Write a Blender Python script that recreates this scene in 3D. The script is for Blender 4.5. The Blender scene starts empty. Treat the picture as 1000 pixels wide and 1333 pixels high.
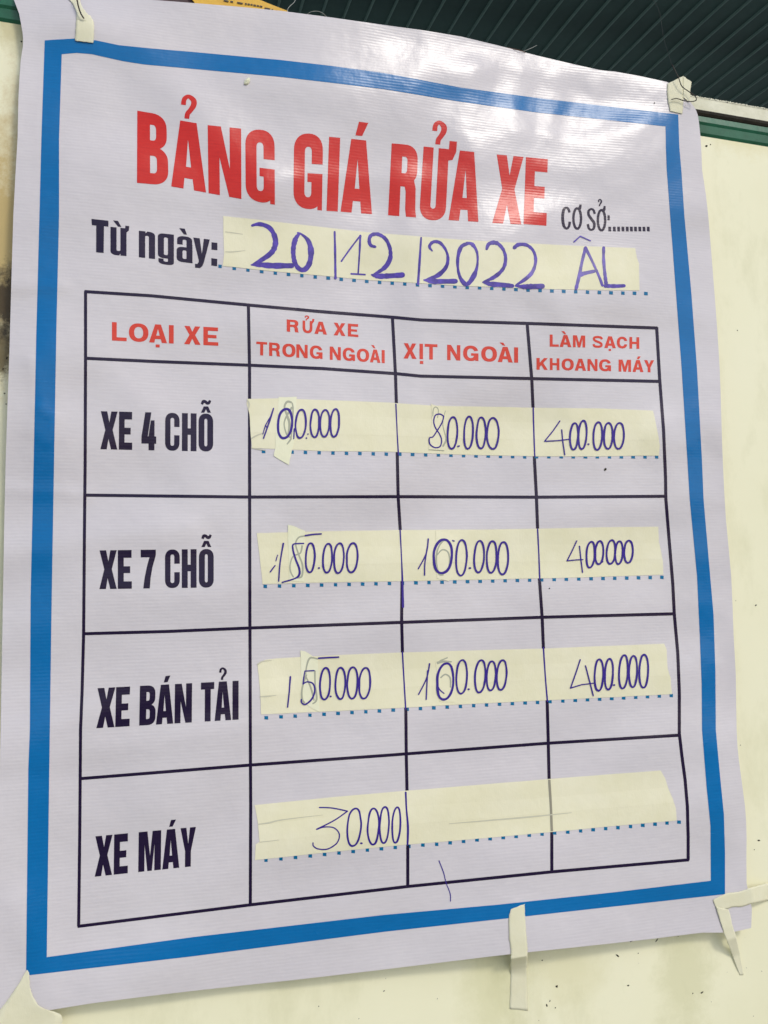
import bpy, math, random
import numpy as np
from mathutils import Vector, Matrix
from mathutils.geometry import delaunay_2d_cdt

S = bpy.context.scene
COL = S.collection
R = math.radians
random.seed(7)

# ------------------------------------------------------------------ camera
CAM = np.array([0.15344289, -0.95592092, -0.63357441])
AX = np.array([[0.97318029, -0.00176211, -0.23003699],
               [-0.22904683, -0.10041566, -0.96822221],
               [-0.0213932, 0.99494401, -0.09812615]])      # columns: camera x, y, z axes
cam = bpy.data.cameras.new('camera')
co = bpy.data.objects.new('camera', cam); COL.objects.link(co)
M = Matrix.Identity(4)
for i in range(3):
    for j in range(3): M[i][j] = float(AX[i][j])
    M[i][3] = float(CAM[i])
co.matrix_world = M
cam.sensor_fit = 'VERTICAL'; cam.sensor_height = 36; cam.sensor_width = 27
cam.lens = 36 * 1100 / 1333
cam.clip_start = .01; cam.clip_end = 500
S.camera = co

# ------------------------------------------------------------------ sky, sun, exposure
SUN_EL, SUN_AZ = 40, 25          # elevation; degrees to the right of the wall's outward normal
sd = Vector((math.sin(R(SUN_AZ)) * math.cos(R(SUN_EL)), -math.cos(R(SUN_AZ)) * math.cos(R(SUN_EL)), math.sin(R(SUN_EL))))
W = bpy.data.worlds.new('World'); S.world = W; W.use_nodes = True
nt = W.node_tree; bg = nt.nodes['Background']
sky = nt.nodes.new('ShaderNodeTexSky'); sky.sky_type = 'NISHITA'; sky.sun_disc = False
sky.sun_elevation = R(SUN_EL); sky.sun_rotation = math.atan2(sd.x, sd.y)
sky.air_density = 1.0; sky.dust_density = 1.5; sky.ozone_density = 1.0
nt.links.new(sky.outputs[0], bg.inputs[0]); bg.inputs[1].default_value = 0.12
L = bpy.data.lights.new('sun', 'SUN'); L.energy = .85; L.angle = R(10); L.color = (1, .95, .86)
lo = bpy.data.objects.new('sun', L); COL.objects.link(lo)
lo.rotation_euler = sd.to_track_quat('Z', 'Y').to_euler()
S.view_settings.view_transform = 'Standard'; S.view_settings.look = 'None'
S.view_settings.exposure = 0.38; S.view_settings.gamma = 1
S.render.engine = 'CYCLES'

# ------------------------------------------------------------------ pixel -> place
F = 1100.
def ray(p):
    p = np.asarray(p, float)
    c = np.stack([(p[..., 0] - 500) / F, -(p[..., 1] - 666.5) / F, -np.ones(p.shape[:-1])], -1)
    return c @ AX.T
def at(p, y=0.):
    d = ray(p); s = (y - CAM[1]) / d[..., 1]
    return CAM + d * s[..., None]

Y0 = -0.019     # the sheet's mean distance in front of the wall

def wpt(x, y):  # photo pixel -> (x, z) in the sheet plane
    q = at(np.array([x, y], float), Y0); return q[0], q[2]

# creases and swells of the hanging sheet: (polyline in pixels, half width m, height m)
CREASES = [
    ([(8, 66), (40, 44), (75, 32), (108, 24)], .014, .0040),
    ([(108, 24), (142, 42), (180, 78), (235, 130), (300, 190), (350, 236)], .026, .0060),
    ([(350, 236), (430, 234), (520, 238), (600, 236)], .012, .0016),
    ([(108, 24), (110, 90), (100, 160)], .030, .0040),
    ([(885, 120), (800, 108), (720, 92), (650, 84), (590, 92)], .014, .0032),
    ([(885, 145), (860, 200), (820, 240), (770, 262), (700, 275)], .010, .0010),
    ([(885, 140), (820, 168), (770, 182), (720, 180), (690, 168)], .012, .0026),
    ([(620, 90), (610, 125), (600, 170), (620, 205)], .014, .0030),
    ([(680, 95), (668, 130), (672, 170)], .011, .0024),
    ([(725, 105), (722, 140), (716, 172)], .010, .0022),
    ([(775, 118), (765, 150)], .010, .0018),
    ([(560, 60), (530, 150), (525, 240), (535, 330), (545, 430), (538, 520)], .016, .0022),
    ([(700, 370), (745, 430), (750, 480), (742, 530)], .014, .0018),
    ([(690, 372), (760, 400), (860, 398), (905, 410)], .016, .0014),
    ([(30, 368), (8, 374), (80, 372)], .006, .0010),
    ([(0, 636), (60, 640), (110, 644)], .006, .0009),
    ([(0, 720), (60, 712), (130, 700), (240, 690)], .014, .0015),
    ([(0, 968), (70, 950), (150, 925), (260, 905), (345, 905)], .014, .0020),
    ([(0, 990), (60, 982), (160, 970), (330, 940)], .012, .0014),
    ([(700, 655), (790, 662), (862, 664)], .014, .0018),
    ([(330, 960), (460, 930), (560, 935)], .016, .0014),
    ([(60, 420), (55, 500), (62, 590)], .020, .0024),
    ([(20, 1180), (50, 1240), (60, 1300)], .012, .0030),
    ([(120, 470), (200, 540), (250, 620)], .020, .0012),
    ([(936, 1164), (900, 1150), (850, 1150)], .014, .0018),
    ([(672, 1185), (660, 1220), (640, 1260)], .010, .0016),
    ([(40, 470), (52, 520), (45, 560)], .006, .0012),
    ([(50, 530), (72, 545), (60, 575)], .005, .0010),
    ([(860, 560), (880, 640), (905, 700), (910, 780)], .020, .0025),
    ([(930, 980), (950, 1030), (955, 1090)], .016, .0030),
    ([(930, 820), (948, 860), (950, 930)], .016, -.0028),
    ([(905, 560), (935, 600), (940, 660)], .014, -.0024),
]
_cr = []
P_left = lambda pl: pl[0][0] < 125 and pl[0][1] > 300
for pl, w, a in CREASES:
    w *= 1.45; a = math.copysign(min(abs(a) * (1.9 if P_left(pl) else .8), w * (.17 if abs(a) > .0055 else .12 if P_left(pl) else .075)), a)     # folds of a film are shallow
    _cr.append((np.array([wpt(*p) for p in pl]), w, a))
_rng = np.random.RandomState(3)
_wav = []
for k in range(26):
    lam = .07 + .5 * _rng.rand() ** 1.5; th = _rng.rand() * math.pi
    _wav.append((2 * math.pi / lam * math.cos(th), 2 * math.pi / lam * math.sin(th), _rng.rand() * 6.28, .0036 * lam * (.5 + _rng.rand())))
def hgt(x, z):
    h = np.zeros_like(x)
    for kx, kz, ph, a in _wav: h = h + a * np.sin(kx * x + kz * z + ph)
    for P, w, a in _cr:
        d2 = np.full_like(x, 9.); n = len(P) - 1; tt = np.zeros_like(x)
        for i in range(n):
            u = P[i + 1] - P[i]; l2 = u @ u
            t = np.clip(((x - P[i][0]) * u[0] + (z - P[i][1]) * u[1]) / l2, 0, 1)
            e = (x - P[i][0] - t * u[0]) ** 2 + (z - P[i][1] - t * u[1]) ** 2
            m = e < d2; d2 = np.where(m, e, d2)
        h = h + a * np.exp(-d2 / (w * w))
    return h

# ------------------------------------------------------------------ materials
def mat(name, col, rough=.6, spec=.5, **kw):
    m = bpy.data.materials.new(name); m.use_nodes = True
    b = m.node_tree.nodes['Principled BSDF']
    b.inputs['Base Color'].default_value = (*col, 1); b.inputs['Roughness'].default_value = rough
    b.inputs['Specular IOR Level'].default_value = spec
    for k, v in kw.items(): b.inputs[k].default_value = v
    return m
def N(m, t, **kw):
    n = m.node_tree.nodes.new(t)
    for k, v in kw.items(): setattr(n, k, v)
    return n
def lk(m, a, b): m.node_tree.links.new(a, b)
def noise(m, scale, detail=4, rough=.55, vec=None):
    n = N(m, 'ShaderNodeTexNoise'); n.inputs['Scale'].default_value = scale
    n.inputs['Detail'].default_value = detail; n.inputs['Roughness'].default_value = rough
    if vec is not None: lk(m, vec, n.inputs['Vector'])
    return n.outputs['Fac']
def ramp(m, fac, stops):
    r = N(m, 'ShaderNodeValToRGB'); e = r.color_ramp.elements
    while len(e) < len(stops): e.new(.5)
    for i, (p, c) in enumerate(stops): e[i].position = p; e[i].color = (*c, 1) if len(c) == 3 else c
    lk(m, fac, r.inputs[0]); return r.outputs[0]
def math_(m, op, a, b=None):
    n = N(m, 'ShaderNodeMath', operation=op)
    for i, v in enumerate((a, b)):
        if v is None: continue
        if isinstance(v, (int, float)): n.inputs[i].default_value = v
        else: lk(m, v, n.inputs[i])
    return n.outputs[0]
def bump(m, h, strength, dist, nrm=None):
    b = N(m, 'ShaderNodeBump'); b.inputs['Strength'].default_value = strength; b.inputs['Distance'].default_value = dist
    lk(m, h, b.inputs['Height'])
    if nrm is not None: lk(m, nrm, b.inputs['Normal'])
    lk(m, b.outputs[0], m.node_tree.nodes['Principled BSDF'].inputs['Normal']); return b.outputs[0]
def coords(m, scale=(1, 1, 1)):
    t = N(m, 'ShaderNodeTexCoord'); mp = N(m, 'ShaderNodeMapping'); mp.inputs['Scale'].default_value = scale
    lk(m, t.outputs['Object'], mp.inputs[0]); return mp.outputs[0]

def vinyl(name, c0, c1, rough=.24, wear=None, blot=.5):
    """printed banner film: the fabric's ribs show through every colour"""
    m = mat(name, c0, rough, .27)
    b = m.node_tree.nodes['Principled BSDF']
    v = coords(m)
    f = noise(m, 5, 5, .6, v)
    fine = noise(m, 1, 2, .5, coords(m, (60, 60, 700)))
    mix = math_(m, 'ADD', math_(m, 'MULTIPLY', f, .7), math_(m, 'MULTIPLY', fine, .45))
    lk(m, ramp(m, mix, [(.38, c0), (.72, c1)]), b.inputs['Base Color'])
    sep = N(m, 'ShaderNodeSeparateXYZ'); lk(m, v, sep.inputs[0])
    wob = math_(m, 'MULTIPLY', noise(m, 14, 2, .5, v), .6)
    zz = math_(m, 'ADD', math_(m, 'MULTIPLY', sep.outputs[2], 2 * math.pi / .0036), wob)
    xx = math_(m, 'MULTIPLY', sep.outputs[0], 2 * math.pi / .0036)
    rz = math_(m, 'SINE', zz); rx = math_(m, 'SINE', xx)
    hh = math_(m, 'ADD', rz, math_(m, 'MULTIPLY', rx, .06))
    amp = math_(m, 'MULTIPLY', hh, math_(m, 'ADD', noise(m, 25, 3, .6, v), .3))
    n1 = bump(m, amp, .5, .00005)
    lump = noise(m, 38, 3, .5, v)
    lump2 = noise(m, 11, 3, .5, v)
    bump(m, lump2, .35, .006, bump(m, lump, .40, .0016, n1))
    rr = noise(m, 9, 4, .6, coords(m, (1, 1, 4)))
    mr = N(m, 'ShaderNodeMapRange'); mr.inputs['To Min'].default_value = rough - .07; mr.inputs['To Max'].default_value = rough + .09
    lk(m, rr, mr.inputs[0]); lk(m, mr.outputs[0], b.inputs['Roughness'])
    return m
M_sheet = vinyl('banner_film', (.625, .588, .606), (.690, .652, .664))
M_blue = vinyl('blue_print', (.000, .135, .37), (.001, .160, .43))
M_red = vinyl('red_print', (.56, .016, .012), (.66, .026, .018))
M_orange = vinyl('light_red_print', (.64, .045, .026), (.72, .065, .036))
M_dark = vinyl('dark_print', (.009, .003, .026), (.016, .007, .036))
M_dot = vinyl('dot_print', (.000, .12, .27), (.005, .17, .34))

def tape_mat(name, a, b_, rough=.62):
    m = mat(name, a, rough, .35)
    b = m.node_tree.nodes['Principled BSDF']; v = coords(m)
    f = noise(m, 22, 5, .65, v)
    lk(m, ramp(m, f, [(.35, a), (.68, b_)]), b.inputs['Base Color'])
    n1 = bump(m, noise(m, 1, 3, .6, coords(m, (900, 900, 180))), .5, .00018)
    bump(m, noise(m, 60, 4, .55, v), .45, .0012, n1)
    if name == 'old_masking_tape': b.inputs['Alpha'].default_value = .90      # thin crepe paper lets the wall show
    return m
M_tape = tape_mat('masking_tape', (.80, .76, .52), (.85, .81, .59))
M_tape2 = tape_mat('masking_tape_double', (.82, .78, .54), (.87, .83, .61))
M_patch = tape_mat('masking_tape_patch', (.82, .81, .57), (.87, .86, .64))
M_walltape = tape_mat('old_masking_tape', (.83, .795, .56), (.88, .85, .63))
M_ink = mat('violet_ink', (.040, .018, .22), .42, .5)
b = M_ink.node_tree.nodes['Principled BSDF']
lk(M_ink, ramp(M_ink, noise(M_ink, 130, 3, .6, coords(M_ink)), [(.35, (.030, .010, .24)), (.7, (.085, .04, .46))]), b.inputs['Base Color'])
M_pen = mat('ballpoint_ink', (.036, .014, .25), .5, .3)
M_ghost = mat('old_ink_showing_through', (.42, .43, .33), .65, .3)
M_crease_shade = mat('tape_crease_shade', (.60, .58, .44), .7, .3)  # shade of the tape's wrinkles, painted as flat darker strokes

# ------------------------------------------------------------------ mesh helpers
GRID = .0045
def clip(poly, ax, v, side):
    out = []; n = len(poly)
    for i in range(n):
        a = poly[i]; b_ = poly[(i + 1) % n]
        da = (a[ax] - v) * side; db = (b_[ax] - v) * side
        if da >= 0: out.append(a)
        if (da > 0 and db < 0) or (da < 0 and db > 0):
            if a > b_: p, q = b_, a         # the same point whichever way the edge runs
            else: p, q = a, b_
            t = (v - p[ax]) / (q[ax] - p[ax])
            r = [p[0] + (q[0] - p[0]) * t, p[1] + (q[1] - p[1]) * t]; r[ax] = v
            out.append(tuple(r))
    return out
def gridcut(tris, g=GRID):
    res = []
    for t in tris:
        rest = [tuple(p) for p in t]
        lo_ = math.floor(min(p[0] for p in rest) / g); hi = math.floor(max(p[0] for p in rest) / g)
        for i in range(lo_, hi + 1):
            if i < hi:
                s = clip(rest, 0, (i + 1) * g, -1); rest = clip(rest, 0, (i + 1) * g, 1)
            else: s = rest
            if len(s) < 3: continue
            l2 = math.floor(min(p[1] for p in s) / g); h2 = math.floor(max(p[1] for p in s) / g)
            for j in range(l2, h2 + 1):
                if j < h2:
                    c = clip(s, 1, (j + 1) * g, -1); s = clip(s, 1, (j + 1) * g, 1)
                else: c = s
                if len(c) >= 3: res.append(c)
    return res
def _inside(p, pl):
    x, y = p; c = False; j = len(pl) - 1
    for i in range(len(pl)):
        xi, yi = pl[i]; xj, yj = pl[j]
        if (yi > y) != (yj > y) and x < (xj - xi) * (y - yi) / (yj - yi) + xi: c = not c
        j = i
    return c
def _bb(pl):
    xs = [p[0] for p in pl]; ys = [p[1] for p in pl]; return min(xs), min(ys), max(xs), max(ys)
def clusters(pieces):
    bbs = [_bb(o) for o, _ in pieces]; n = len(pieces); par = list(range(n))
    def find(i):
        while par[i] != i: i = par[i]
        return i
    for i in range(n):
        for j in range(i):
            a, b_ = bbs[i], bbs[j]
            if a[0] <= b_[2] + .5 and b_[0] <= a[2] + .5 and a[1] <= b_[3] + .5 and b_[1] <= a[3] + .5: par[find(i)] = find(j)
    g = {}
    for i in range(n): g.setdefault(find(i), []).append(pieces[i])
    return list(g.values())
def union(pieces):
    """pieces: [(outer, [holes])] in pixels -> triangles of their union"""
    jr = random.Random(5)
    pc = []
    for o, hs in pieces:
        fx = lambda pl: [(p[0] + jr.uniform(-.004, .004), p[1] + jr.uniform(-.004, .004)) for p in pl]
        pc.append((fx(o), [fx(h) for h in hs]))
    bbs = [_bb(o) for o, _ in pc]; n = len(pc); par = list(range(n))
    def find(i):
        while par[i] != i: par[i] = par[par[i]]; i = par[i]
        return i
    order = sorted(range(n), key=lambda i: bbs[i][0])
    for a_, i in enumerate(order):
        for j in order[a_ + 1:]:
            if bbs[j][0] > bbs[i][2]: break
            if bbs[j][1] <= bbs[i][3] and bbs[i][1] <= bbs[j][3]: par[find(j)] = find(i)
    groups = {}
    for i in range(n): groups.setdefault(find(i), []).append(i)
    tris = []
    for g in groups.values():
        V = []; E_ = []
        for i in g:
            for pl in [pc[i][0]] + pc[i][1]:
                n0 = len(V); m = len(pl); V += [Vector(p) for p in pl]
                E_ += [(n0 + k, n0 + (k + 1) % m) for k in range(m)]
        ov, oe, of, _, _, _ = delaunay_2d_cdt(V, E_, [], 0, 1e-5, False)
        for f in of:
            c = (sum(ov[i][0] for i in f) / 3, sum(ov[i][1] for i in f) / 3)
            for i in g:
                b_ = bbs[i]
                if b_[0] - .01 <= c[0] <= b_[2] + .01 and b_[1] - .01 <= c[1] <= b_[3] + .01 and _inside(c, pc[i][0]) and not any(_inside(c, h) for h in pc[i][1]):
                    tris.append([(ov[i2][0], ov[i2][1]) for i2 in f]); break
    return tris

def link(name, me, parent=None):
    o = bpy.data.objects.new(name, me); COL.objects.link(o)
    if parent is not None: o.parent = parent
    return o
def tag(o, label=None, cat=None, group=None, kind=None):
    if label: o['label'] = label
    if cat: o['category'] = cat
    if group: o['group'] = group
    if kind: o['kind'] = kind
    return o

def film(name, tris_px, material, off=0., thick=0., parent=None, lift=None, grid=GRID):
    """a film lying on the waved sheet. tris_px: triangles in photo pixels, turned into places on the sheet;
    off: how far its face stands in front of the sheet; thick: its own thickness"""
    tris = []
    for t in tris_px:
        q = at(np.array(t, float), Y0)
        p = [(float(a[0]), float(a[2])) for a in q]
        tris.append(p)
    cells = gridcut(tris, grid)
    idx = {}; vs = []; fs = []
    for c in cells:
        f = []
        for p in c:
            k = (round(p[0] * 2e6), round(p[1] * 2e6))
            if k not in idx: idx[k] = len(vs); vs.append(p)
            i = idx[k]
            if not f or (f[-1] != i): f.append(i)
        if f[0] == f[-1]: f = f[:-1]
        if len(set(f)) >= 3 and len(set(f)) == len(f):
            A = sum(vs[f[i]][0] * vs[f[(i + 1) % len(f)]][1] - vs[f[(i + 1) % len(f)]][0] * vs[f[i]][1] for i in range(len(f)))
            if abs(A) < 1e-12: continue
            fs.append(f if A > 0 else f[::-1])      # counter-clockwise in (x, z): faces -y
    P = np.array(vs); x, z = P[:, 0], P[:, 1]
    e = 5e-4
    h = hgt(x, z); hx = (hgt(x + e, z) - h) / e; hz = (hgt(x, z + e) - h) / e
    if lift is not None: h = h + lift(x, z)
    def place(dep):
        y = Y0 - h - dep
        X = np.stack([x, np.full_like(x, Y0), z], 1)
        s = (y - CAM[1]) / (Y0 - CAM[1])
        return CAM + (X - CAM) * s[:, None]
    front = place(off)
    nr = np.stack([-hx, -np.ones_like(hx), -hz], 1); nr /= np.linalg.norm(nr, axis=1)[:, None]
    nf = len(vs)
    verts = front.tolist(); faces = list(fs); norms = nr.tolist()
    if thick > 0:
        back = front.copy(); back[:, 1] += thick
        verts += back.tolist(); norms += (-nr).tolist()
        faces += [[i + nf for i in f[::-1]] for f in fs]
        ed = {}
        for f in fs:
            for i in range(len(f)): ed[(f[i], f[(i + 1) % len(f)])] = 1
        for (a, b_) in [k for k in ed if (k[1], k[0]) not in ed]:
            n = len(verts)
            verts += [front[b_].tolist(), front[a].tolist(), back[a].tolist(), back[b_].tolist()]
            norms += [[0, 0, 0]] * 4
            faces.append([n, n + 1, n + 2, n + 3])
    me = bpy.data.meshes.new(name); me.from_pydata(verts, [], faces)
    me.materials.append(material)
    for p in me.polygons: p.use_smooth = True
    me.normals_split_custom_set_from_vertices(norms)
    return link(name, me, parent)

# outlines --------------------------------------------------------
def cr(x0, y0, s):
    def f(*pts): return [(x0 + p[0] * s, y0 + p[1] * s) + tuple(q * s for q in p[2:]) for p in pts]
    return f
def spline(pts, n=6, closed=False):
    out = []; m = len(pts)
    if m < 3: return [tuple(p) for p in pts]
    P = [np.array(p, float) for p in pts]
    rg = range(m) if closed else range(m - 1)
    for i in rg:
        if closed: a, b_, c, d = P[i - 1], P[i], P[(i + 1) % m], P[(i + 2) % m]
        else: a, b_, c, d = P[max(i - 1, 0)], P[i], P[i + 1], P[min(i + 2, m - 1)]
        for k in range(n):
            t = k / n
            out.append(tuple(.5 * ((2 * b_) + (c - a) * t + (2 * a - 5 * b_ + 4 * c - d) * t * t + (3 * b_ - a - 3 * c + d) * t ** 3)))
    if not closed: out.append(tuple(P[-1]))
    return out
def stroke(pts, w=None, smooth=True, closed=False, cap=True, wob=0.):
    """pieces of a pen stroke through pts (x, y[, width])"""
    pts = [p if len(p) > 2 else (p[0], p[1], w) for p in pts]
    if smooth and len(pts) > 2: pts = spline(pts, 5, closed)
    if wob:
        pts = [(p[0] + random.uniform(-wob, wob) * .4, p[1] + random.uniform(-wob, wob) * .4, p[2] * (1 + random.uniform(-.12, .12))) for p in pts]
    Q = [np.array(p[:2]) for p in pts]; n = len(Q); L_ = []; R_ = []
    for i in range(n):
        if closed: t = Q[(i + 1) % n] - Q[i - 1]
        else: t = Q[min(i + 1, n - 1)] - Q[max(i - 1, 0)]
        t = t / (np.linalg.norm(t) + 1e-9); nn = np.array([-t[1], t[0]]) * pts[i][2] / 2
        L_.append(tuple(Q[i] + nn)); R_.append(tuple(Q[i] - nn))
    out = []
    for i in range(n if closed else n - 1):
        j = (i + 1) % n
        out.append(([L_[i], L_[j], R_[j], R_[i]], []))
    if cap and not closed:
        for i in (0, n - 1):
            r = pts[i][2] / 2
            if r > .3: out.append(([(Q[i][0] + r * math.cos(a * math.pi / 4), Q[i][1] + r * math.sin(a * math.pi / 4)) for a in range(8)], []))
    return out
def line(pts, w):
    return stroke(pts, w, smooth=False, cap=False)

def rr(x0, y0, x1, y1, r=(0, 0), corners='ABCD', n=8):
    """rectangle with elliptic corners: A top-left, B top-right, C bottom-right, D bottom-left"""
    rx = min(r[0], (x1 - x0) / 2); ry = min(r[1], (y1 - y0) / 2)
    out = []
    for c, cx, cy, a0 in (('A', x0, y0, 180), ('B', x1, y0, 270), ('C', x1, y1, 0), ('D', x0, y1, 90)):
        if c in corners and rx > 0 and ry > 0:
            ox = x0 + rx if c in 'AD' else x1 - rx; oy = y0 + ry if c in 'AB' else y1 - ry
            for k in range(n + 1):
                a = R(a0 + 90 * k / n)
                ca, sa = math.cos(a), math.sin(a); e = .88
                out.append((ox + rx * math.copysign(abs(ca) ** e, ca), oy + ry * math.copysign(abs(sa) ** e, sa)))
        else: out.append((cx, cy))
    return out
def box(x0, y0, x1, y1): return [(x0, y0), (x1, y0), (x1, y1), (x0, y1)]
def dense(pl, n=3):
    out = []
    for i in range(len(pl)):
        a = pl[i]; b_ = pl[(i + 1) % len(pl)]
        for k in range(n): out.append((a[0] + (b_[0] - a[0]) * k / n, a[1] + (b_[1] - a[1]) * k / n))
    return out

def glyph(ch, st):
    """letter in a unit box, y down. st 'c': heavy condensed; 'w': wide bold"""
    C_ = st == 'c'
    sx = .40 if C_ else .285; sy = .165 if C_ else .19
    r = .22 if C_ else .5; ri = .10 if C_ else .31
    if ch == 'A':
        if C_: return [([(0, 1), (.25, 0), (.73, 0), (1, 1), (.655, 1), (.615, .84), (.38, .84), (.35, 1)], [[(.48, .26), (.425, .67), (.57, .67)]])]
        return [([(0, 1), (.34, 0), (.66, 0), (1, 1), (.71, 1), (.655, .8), (.345, .8), (.29, 1)], [[(.5, .24), (.405, .61), (.595, .61)]])]
    if ch == 'B':
        return [(rr(0, 0, .97, .51, (.5, .2), 'BC'), [rr(sx + .02, .165, .62, .385, (.12, .07), 'BC')]),
                (rr(0, .47, 1, 1, (.5, .2), 'BC'), [rr(sx + .02, .60, .64, .845, (.12, .07), 'BC')])]
    if ch == 'C':
        if C_: return [(rr(0, 0, 1, 1, (.5, r)), [rr(.37, .13, .63, .87, (.13, .06)), box(.5, .37, 1.05, .59)])]
        return [(rr(0, 0, 1, 1, (.5, .5), n=12), [rr(.27, .19, .73, .81, (.3, .31), n=12), [(.55, .39), (1.1, .33), (1.1, .67), (.55, .61)]])]
    if ch == 'D' or ch == 'O':
        return [(rr(0, 0, 1, 1, (.5, r), n=12), [rr(sx if C_ else .27, .135 if C_ else .19, 1 - (sx if C_ else .27), 1 - (.135 if C_ else .19), (.12 if C_ else .3, .06 if C_ else .31), n=12)])]
    if ch == 'E':
        return [(box(0, 0, sx + .02, 1), []), (box(sx - .05, 0, .98, .2), []), (box(sx - .05, .42, .88, .595), []), (box(sx - .05, .81, 1, 1), [])]
    if ch == 'G':
        if C_: return [(rr(0, 0, 1, 1, (.5, .22)), [rr(.38, .175, .62, .845, (.12, .07)), box(.5, .40, 1.05, .525)]),
                       (box(.48, .525, .98, .64), [box(.1, .1, .2, .2)]), (box(.84, .55, 1, 1), [])]
        return [(rr(0, 0, 1, 1, (.5, .5), n=12), [rr(.26, .19, .74, .81, (.3, .31), n=12), [(.55, .38), (1.1, .30), (1.1, .50), (.55, .50)]]),
                (box(.52, .49, 1, .655), []), (box(.80, .5, 1, .98), [])]
    if ch == 'H': return [(box(0, 0, sx, 1), []), (box(1 - sx, 0, 1, 1), []), (box(sx - .02, .40, 1 - sx + .02, .57 if C_ else .6), [])]
    if ch == 'I': return [(box(0, 0, 1, 1), [])]
    if ch == 'K': return [([(0, 0), (sx, 0), (sx, .4), (.66, 0), (1, 0), (.60, .42), (1, 1), (.68, 1), (.42, .6), (sx, .77), (sx, 1), (0, 1)], [])]
    if ch == 'L': return [(box(0, 0, sx + .04, 1), []), (box(.1, .81, 1, 1), [])]
    if ch == 'M':
        if C_: return [([(0, 0), (.39, 0), (.515, .62), (.62, 0), (1, 0), (1, 1), (.71, 1), (.71, .33), (.60, 1), (.40, 1), (.27, .33), (.27, 1), (0, 1)], [])]
        return [([(0, 0), (.32, 0), (.5, .62), (.68, 0), (1, 0), (1, 1), (.78, 1), (.78, .28), (.6, 1), (.4, 1), (.22, .28), (.22, 1), (0, 1)], [])]
    if ch == 'N':
        if C_: return [([(0, 0), (.395, 0), (.655, .60), (.655, 0), (1, 0), (1, 1), (.63, 1), (.345, .45), (.345, 1), (0, 1)], [])]
        return [([(0, 0), (.29, 0), (.74, .63), (.74, 0), (1, 0), (1, 1), (.71, 1), (.26, .37), (.26, 1), (0, 1)], [])]
    if ch == 'R':
        if C_: return [(rr(0, 0, 1, .55, (.5, .2), 'BC'), [rr(sx + .02, .17, .62, .40, (.12, .06), 'BC')]), (box(0, .3, sx, 1), []),
                       ([(.3, .44), (.86, .44), (.955, .60), (.965, .9), (1, 1), (.64, 1), (.60, .9), (.595, .65), (.55, .585), (.3, .585)], [])]
        return [(rr(0, 0, .96, .58, (.4, .29), 'BC'), [rr(sx, .18, .68, .40, (.15, .11), 'BC')]), (box(0, .3, sx, 1), []),
                ([(.3, .42), (.8, .5), (.92, .66), (.94, .9), (1, 1), (.70, 1), (.66, .9), (.64, .68), (.56, .59), (.3, .59)], [])]
    if ch == 'S': return [('S', [(.90, .27), (.80, .13), (.5, .09), (.2, .14), (.14, .28), (.3, .42), (.68, .55), (.86, .68), (.80, .85), (.5, .91), (.2, .86), (.09, .70)], .19)]
    if ch == 'T': return [(box(0, 0, 1, .18), []), (box(.30 if C_ else .36, .1, .74 if C_ else .64, 1), [])]
    if ch == 'U': return [(rr(0, 0, 1, 1, (.5, .2 if C_ else .42), 'CD'), [rr(sx if C_ else .27, -.1, 1 - (sx if C_ else .27), .84 if C_ else .80, (.12 if C_ else .25, .05 if C_ else .28), 'CD')])]
    if ch == 'X':
        if C_: return [([(.01, 0), (.385, 0), (.52, .29), (.63, 0), (1, 0), (.715, .49), (1, 1), (.63, 1), (.475, .72), (.375, 1), (0, 1), (.28, .49)], [])]
        return [([(.02, 0), (.34, 0), (.5, .3), (.66, 0), (.98, 0), (.67, .48), (1, 1), (.67, 1), (.5, .68), (.33, 1), (0, 1), (.33, .48)], [])]
    if ch == 'Y':
        if C_: return [([(0, 0), (.38, 0), (.51, .42), (.62, 0), (1, 0), (.69, .60), (.69, 1), (.31, 1), (.31, .60)], [])]
        return [([(0, 0), (.32, 0), (.5, .36), (.68, 0), (1, 0), (.64, .6), (.64, 1), (.36, 1), (.36, .6)], [])]
    if ch == '4': return [([(.25, 0), (.66, 0), (.42, .65), (0, .65)], []), (box(0, .635, 1, .825), []), ([(.63, .21), (.88, .21), (.88, 1), (.48, 1), (.48, .62)], [])]
    if ch == '7': return [([(0, 0), (1, 0), (1, .15), (.78, .45), (.66, .72), (.60, 1), (.17, 1), (.26, .72), (.42, .42), (.58, .195), (0, .195)], [])]
    if ch == 'n': return [(rr(0, 0, 1, 1, (.4, .14), 'B'), [rr(.39, .16, .62, 1.1, (.1, .05), 'AB'), [(.39, -.1), (.42, .07), (.5, .02), (.55, -.1)]])]
    if ch == 'u': return [(rr(0, 0, 1, 1, (.4, .14), 'D'), [rr(.38, -.1, .62, .84, (.1, .05), 'CD'), [(.5, 1.1), (.56, .985), (.62, .93), (.66, 1.1)]])]
    if ch == 'g': return [(rr(0, 0, .72, .80, (.4, .12), 'AD'), [rr(.38, .12, .63, .69, (.1, .04))]), (box(.63, 0, 1, .88), [box(.1, .1, .12, .12)]),
                          (rr(.04, .82, 1, 1, (.4, .12), 'CD'), [rr(.36, .6, .63, .905, (.1, .03), 'CD')])]
    if ch == 'a': return [(rr(.03, 0, .98, .5, (.42, .15), 'AB'), [rr(.38, .13, .62, .7, (.1, .04), 'AB'), box(-.1, .33, .45, .7)]),
                          (rr(.62, .3, 1, 1, (.1, .03), ''), []), (rr(0, .42, .8, 1, (.36, .15), 'AD'), [rr(.37, .54, .63, .87, (.1, .05))])]
    if ch == 'y': return [([(0, 0), (.39, 0), (.55, .52), (.64, 0), (1, 0), (.70, .80), (.60, .93), (.45, 1), (.10, 1), (.10, .87), (.26, .87), (.35, .80), (.34, .72)], [])]
    raise KeyError(ch)
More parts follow.
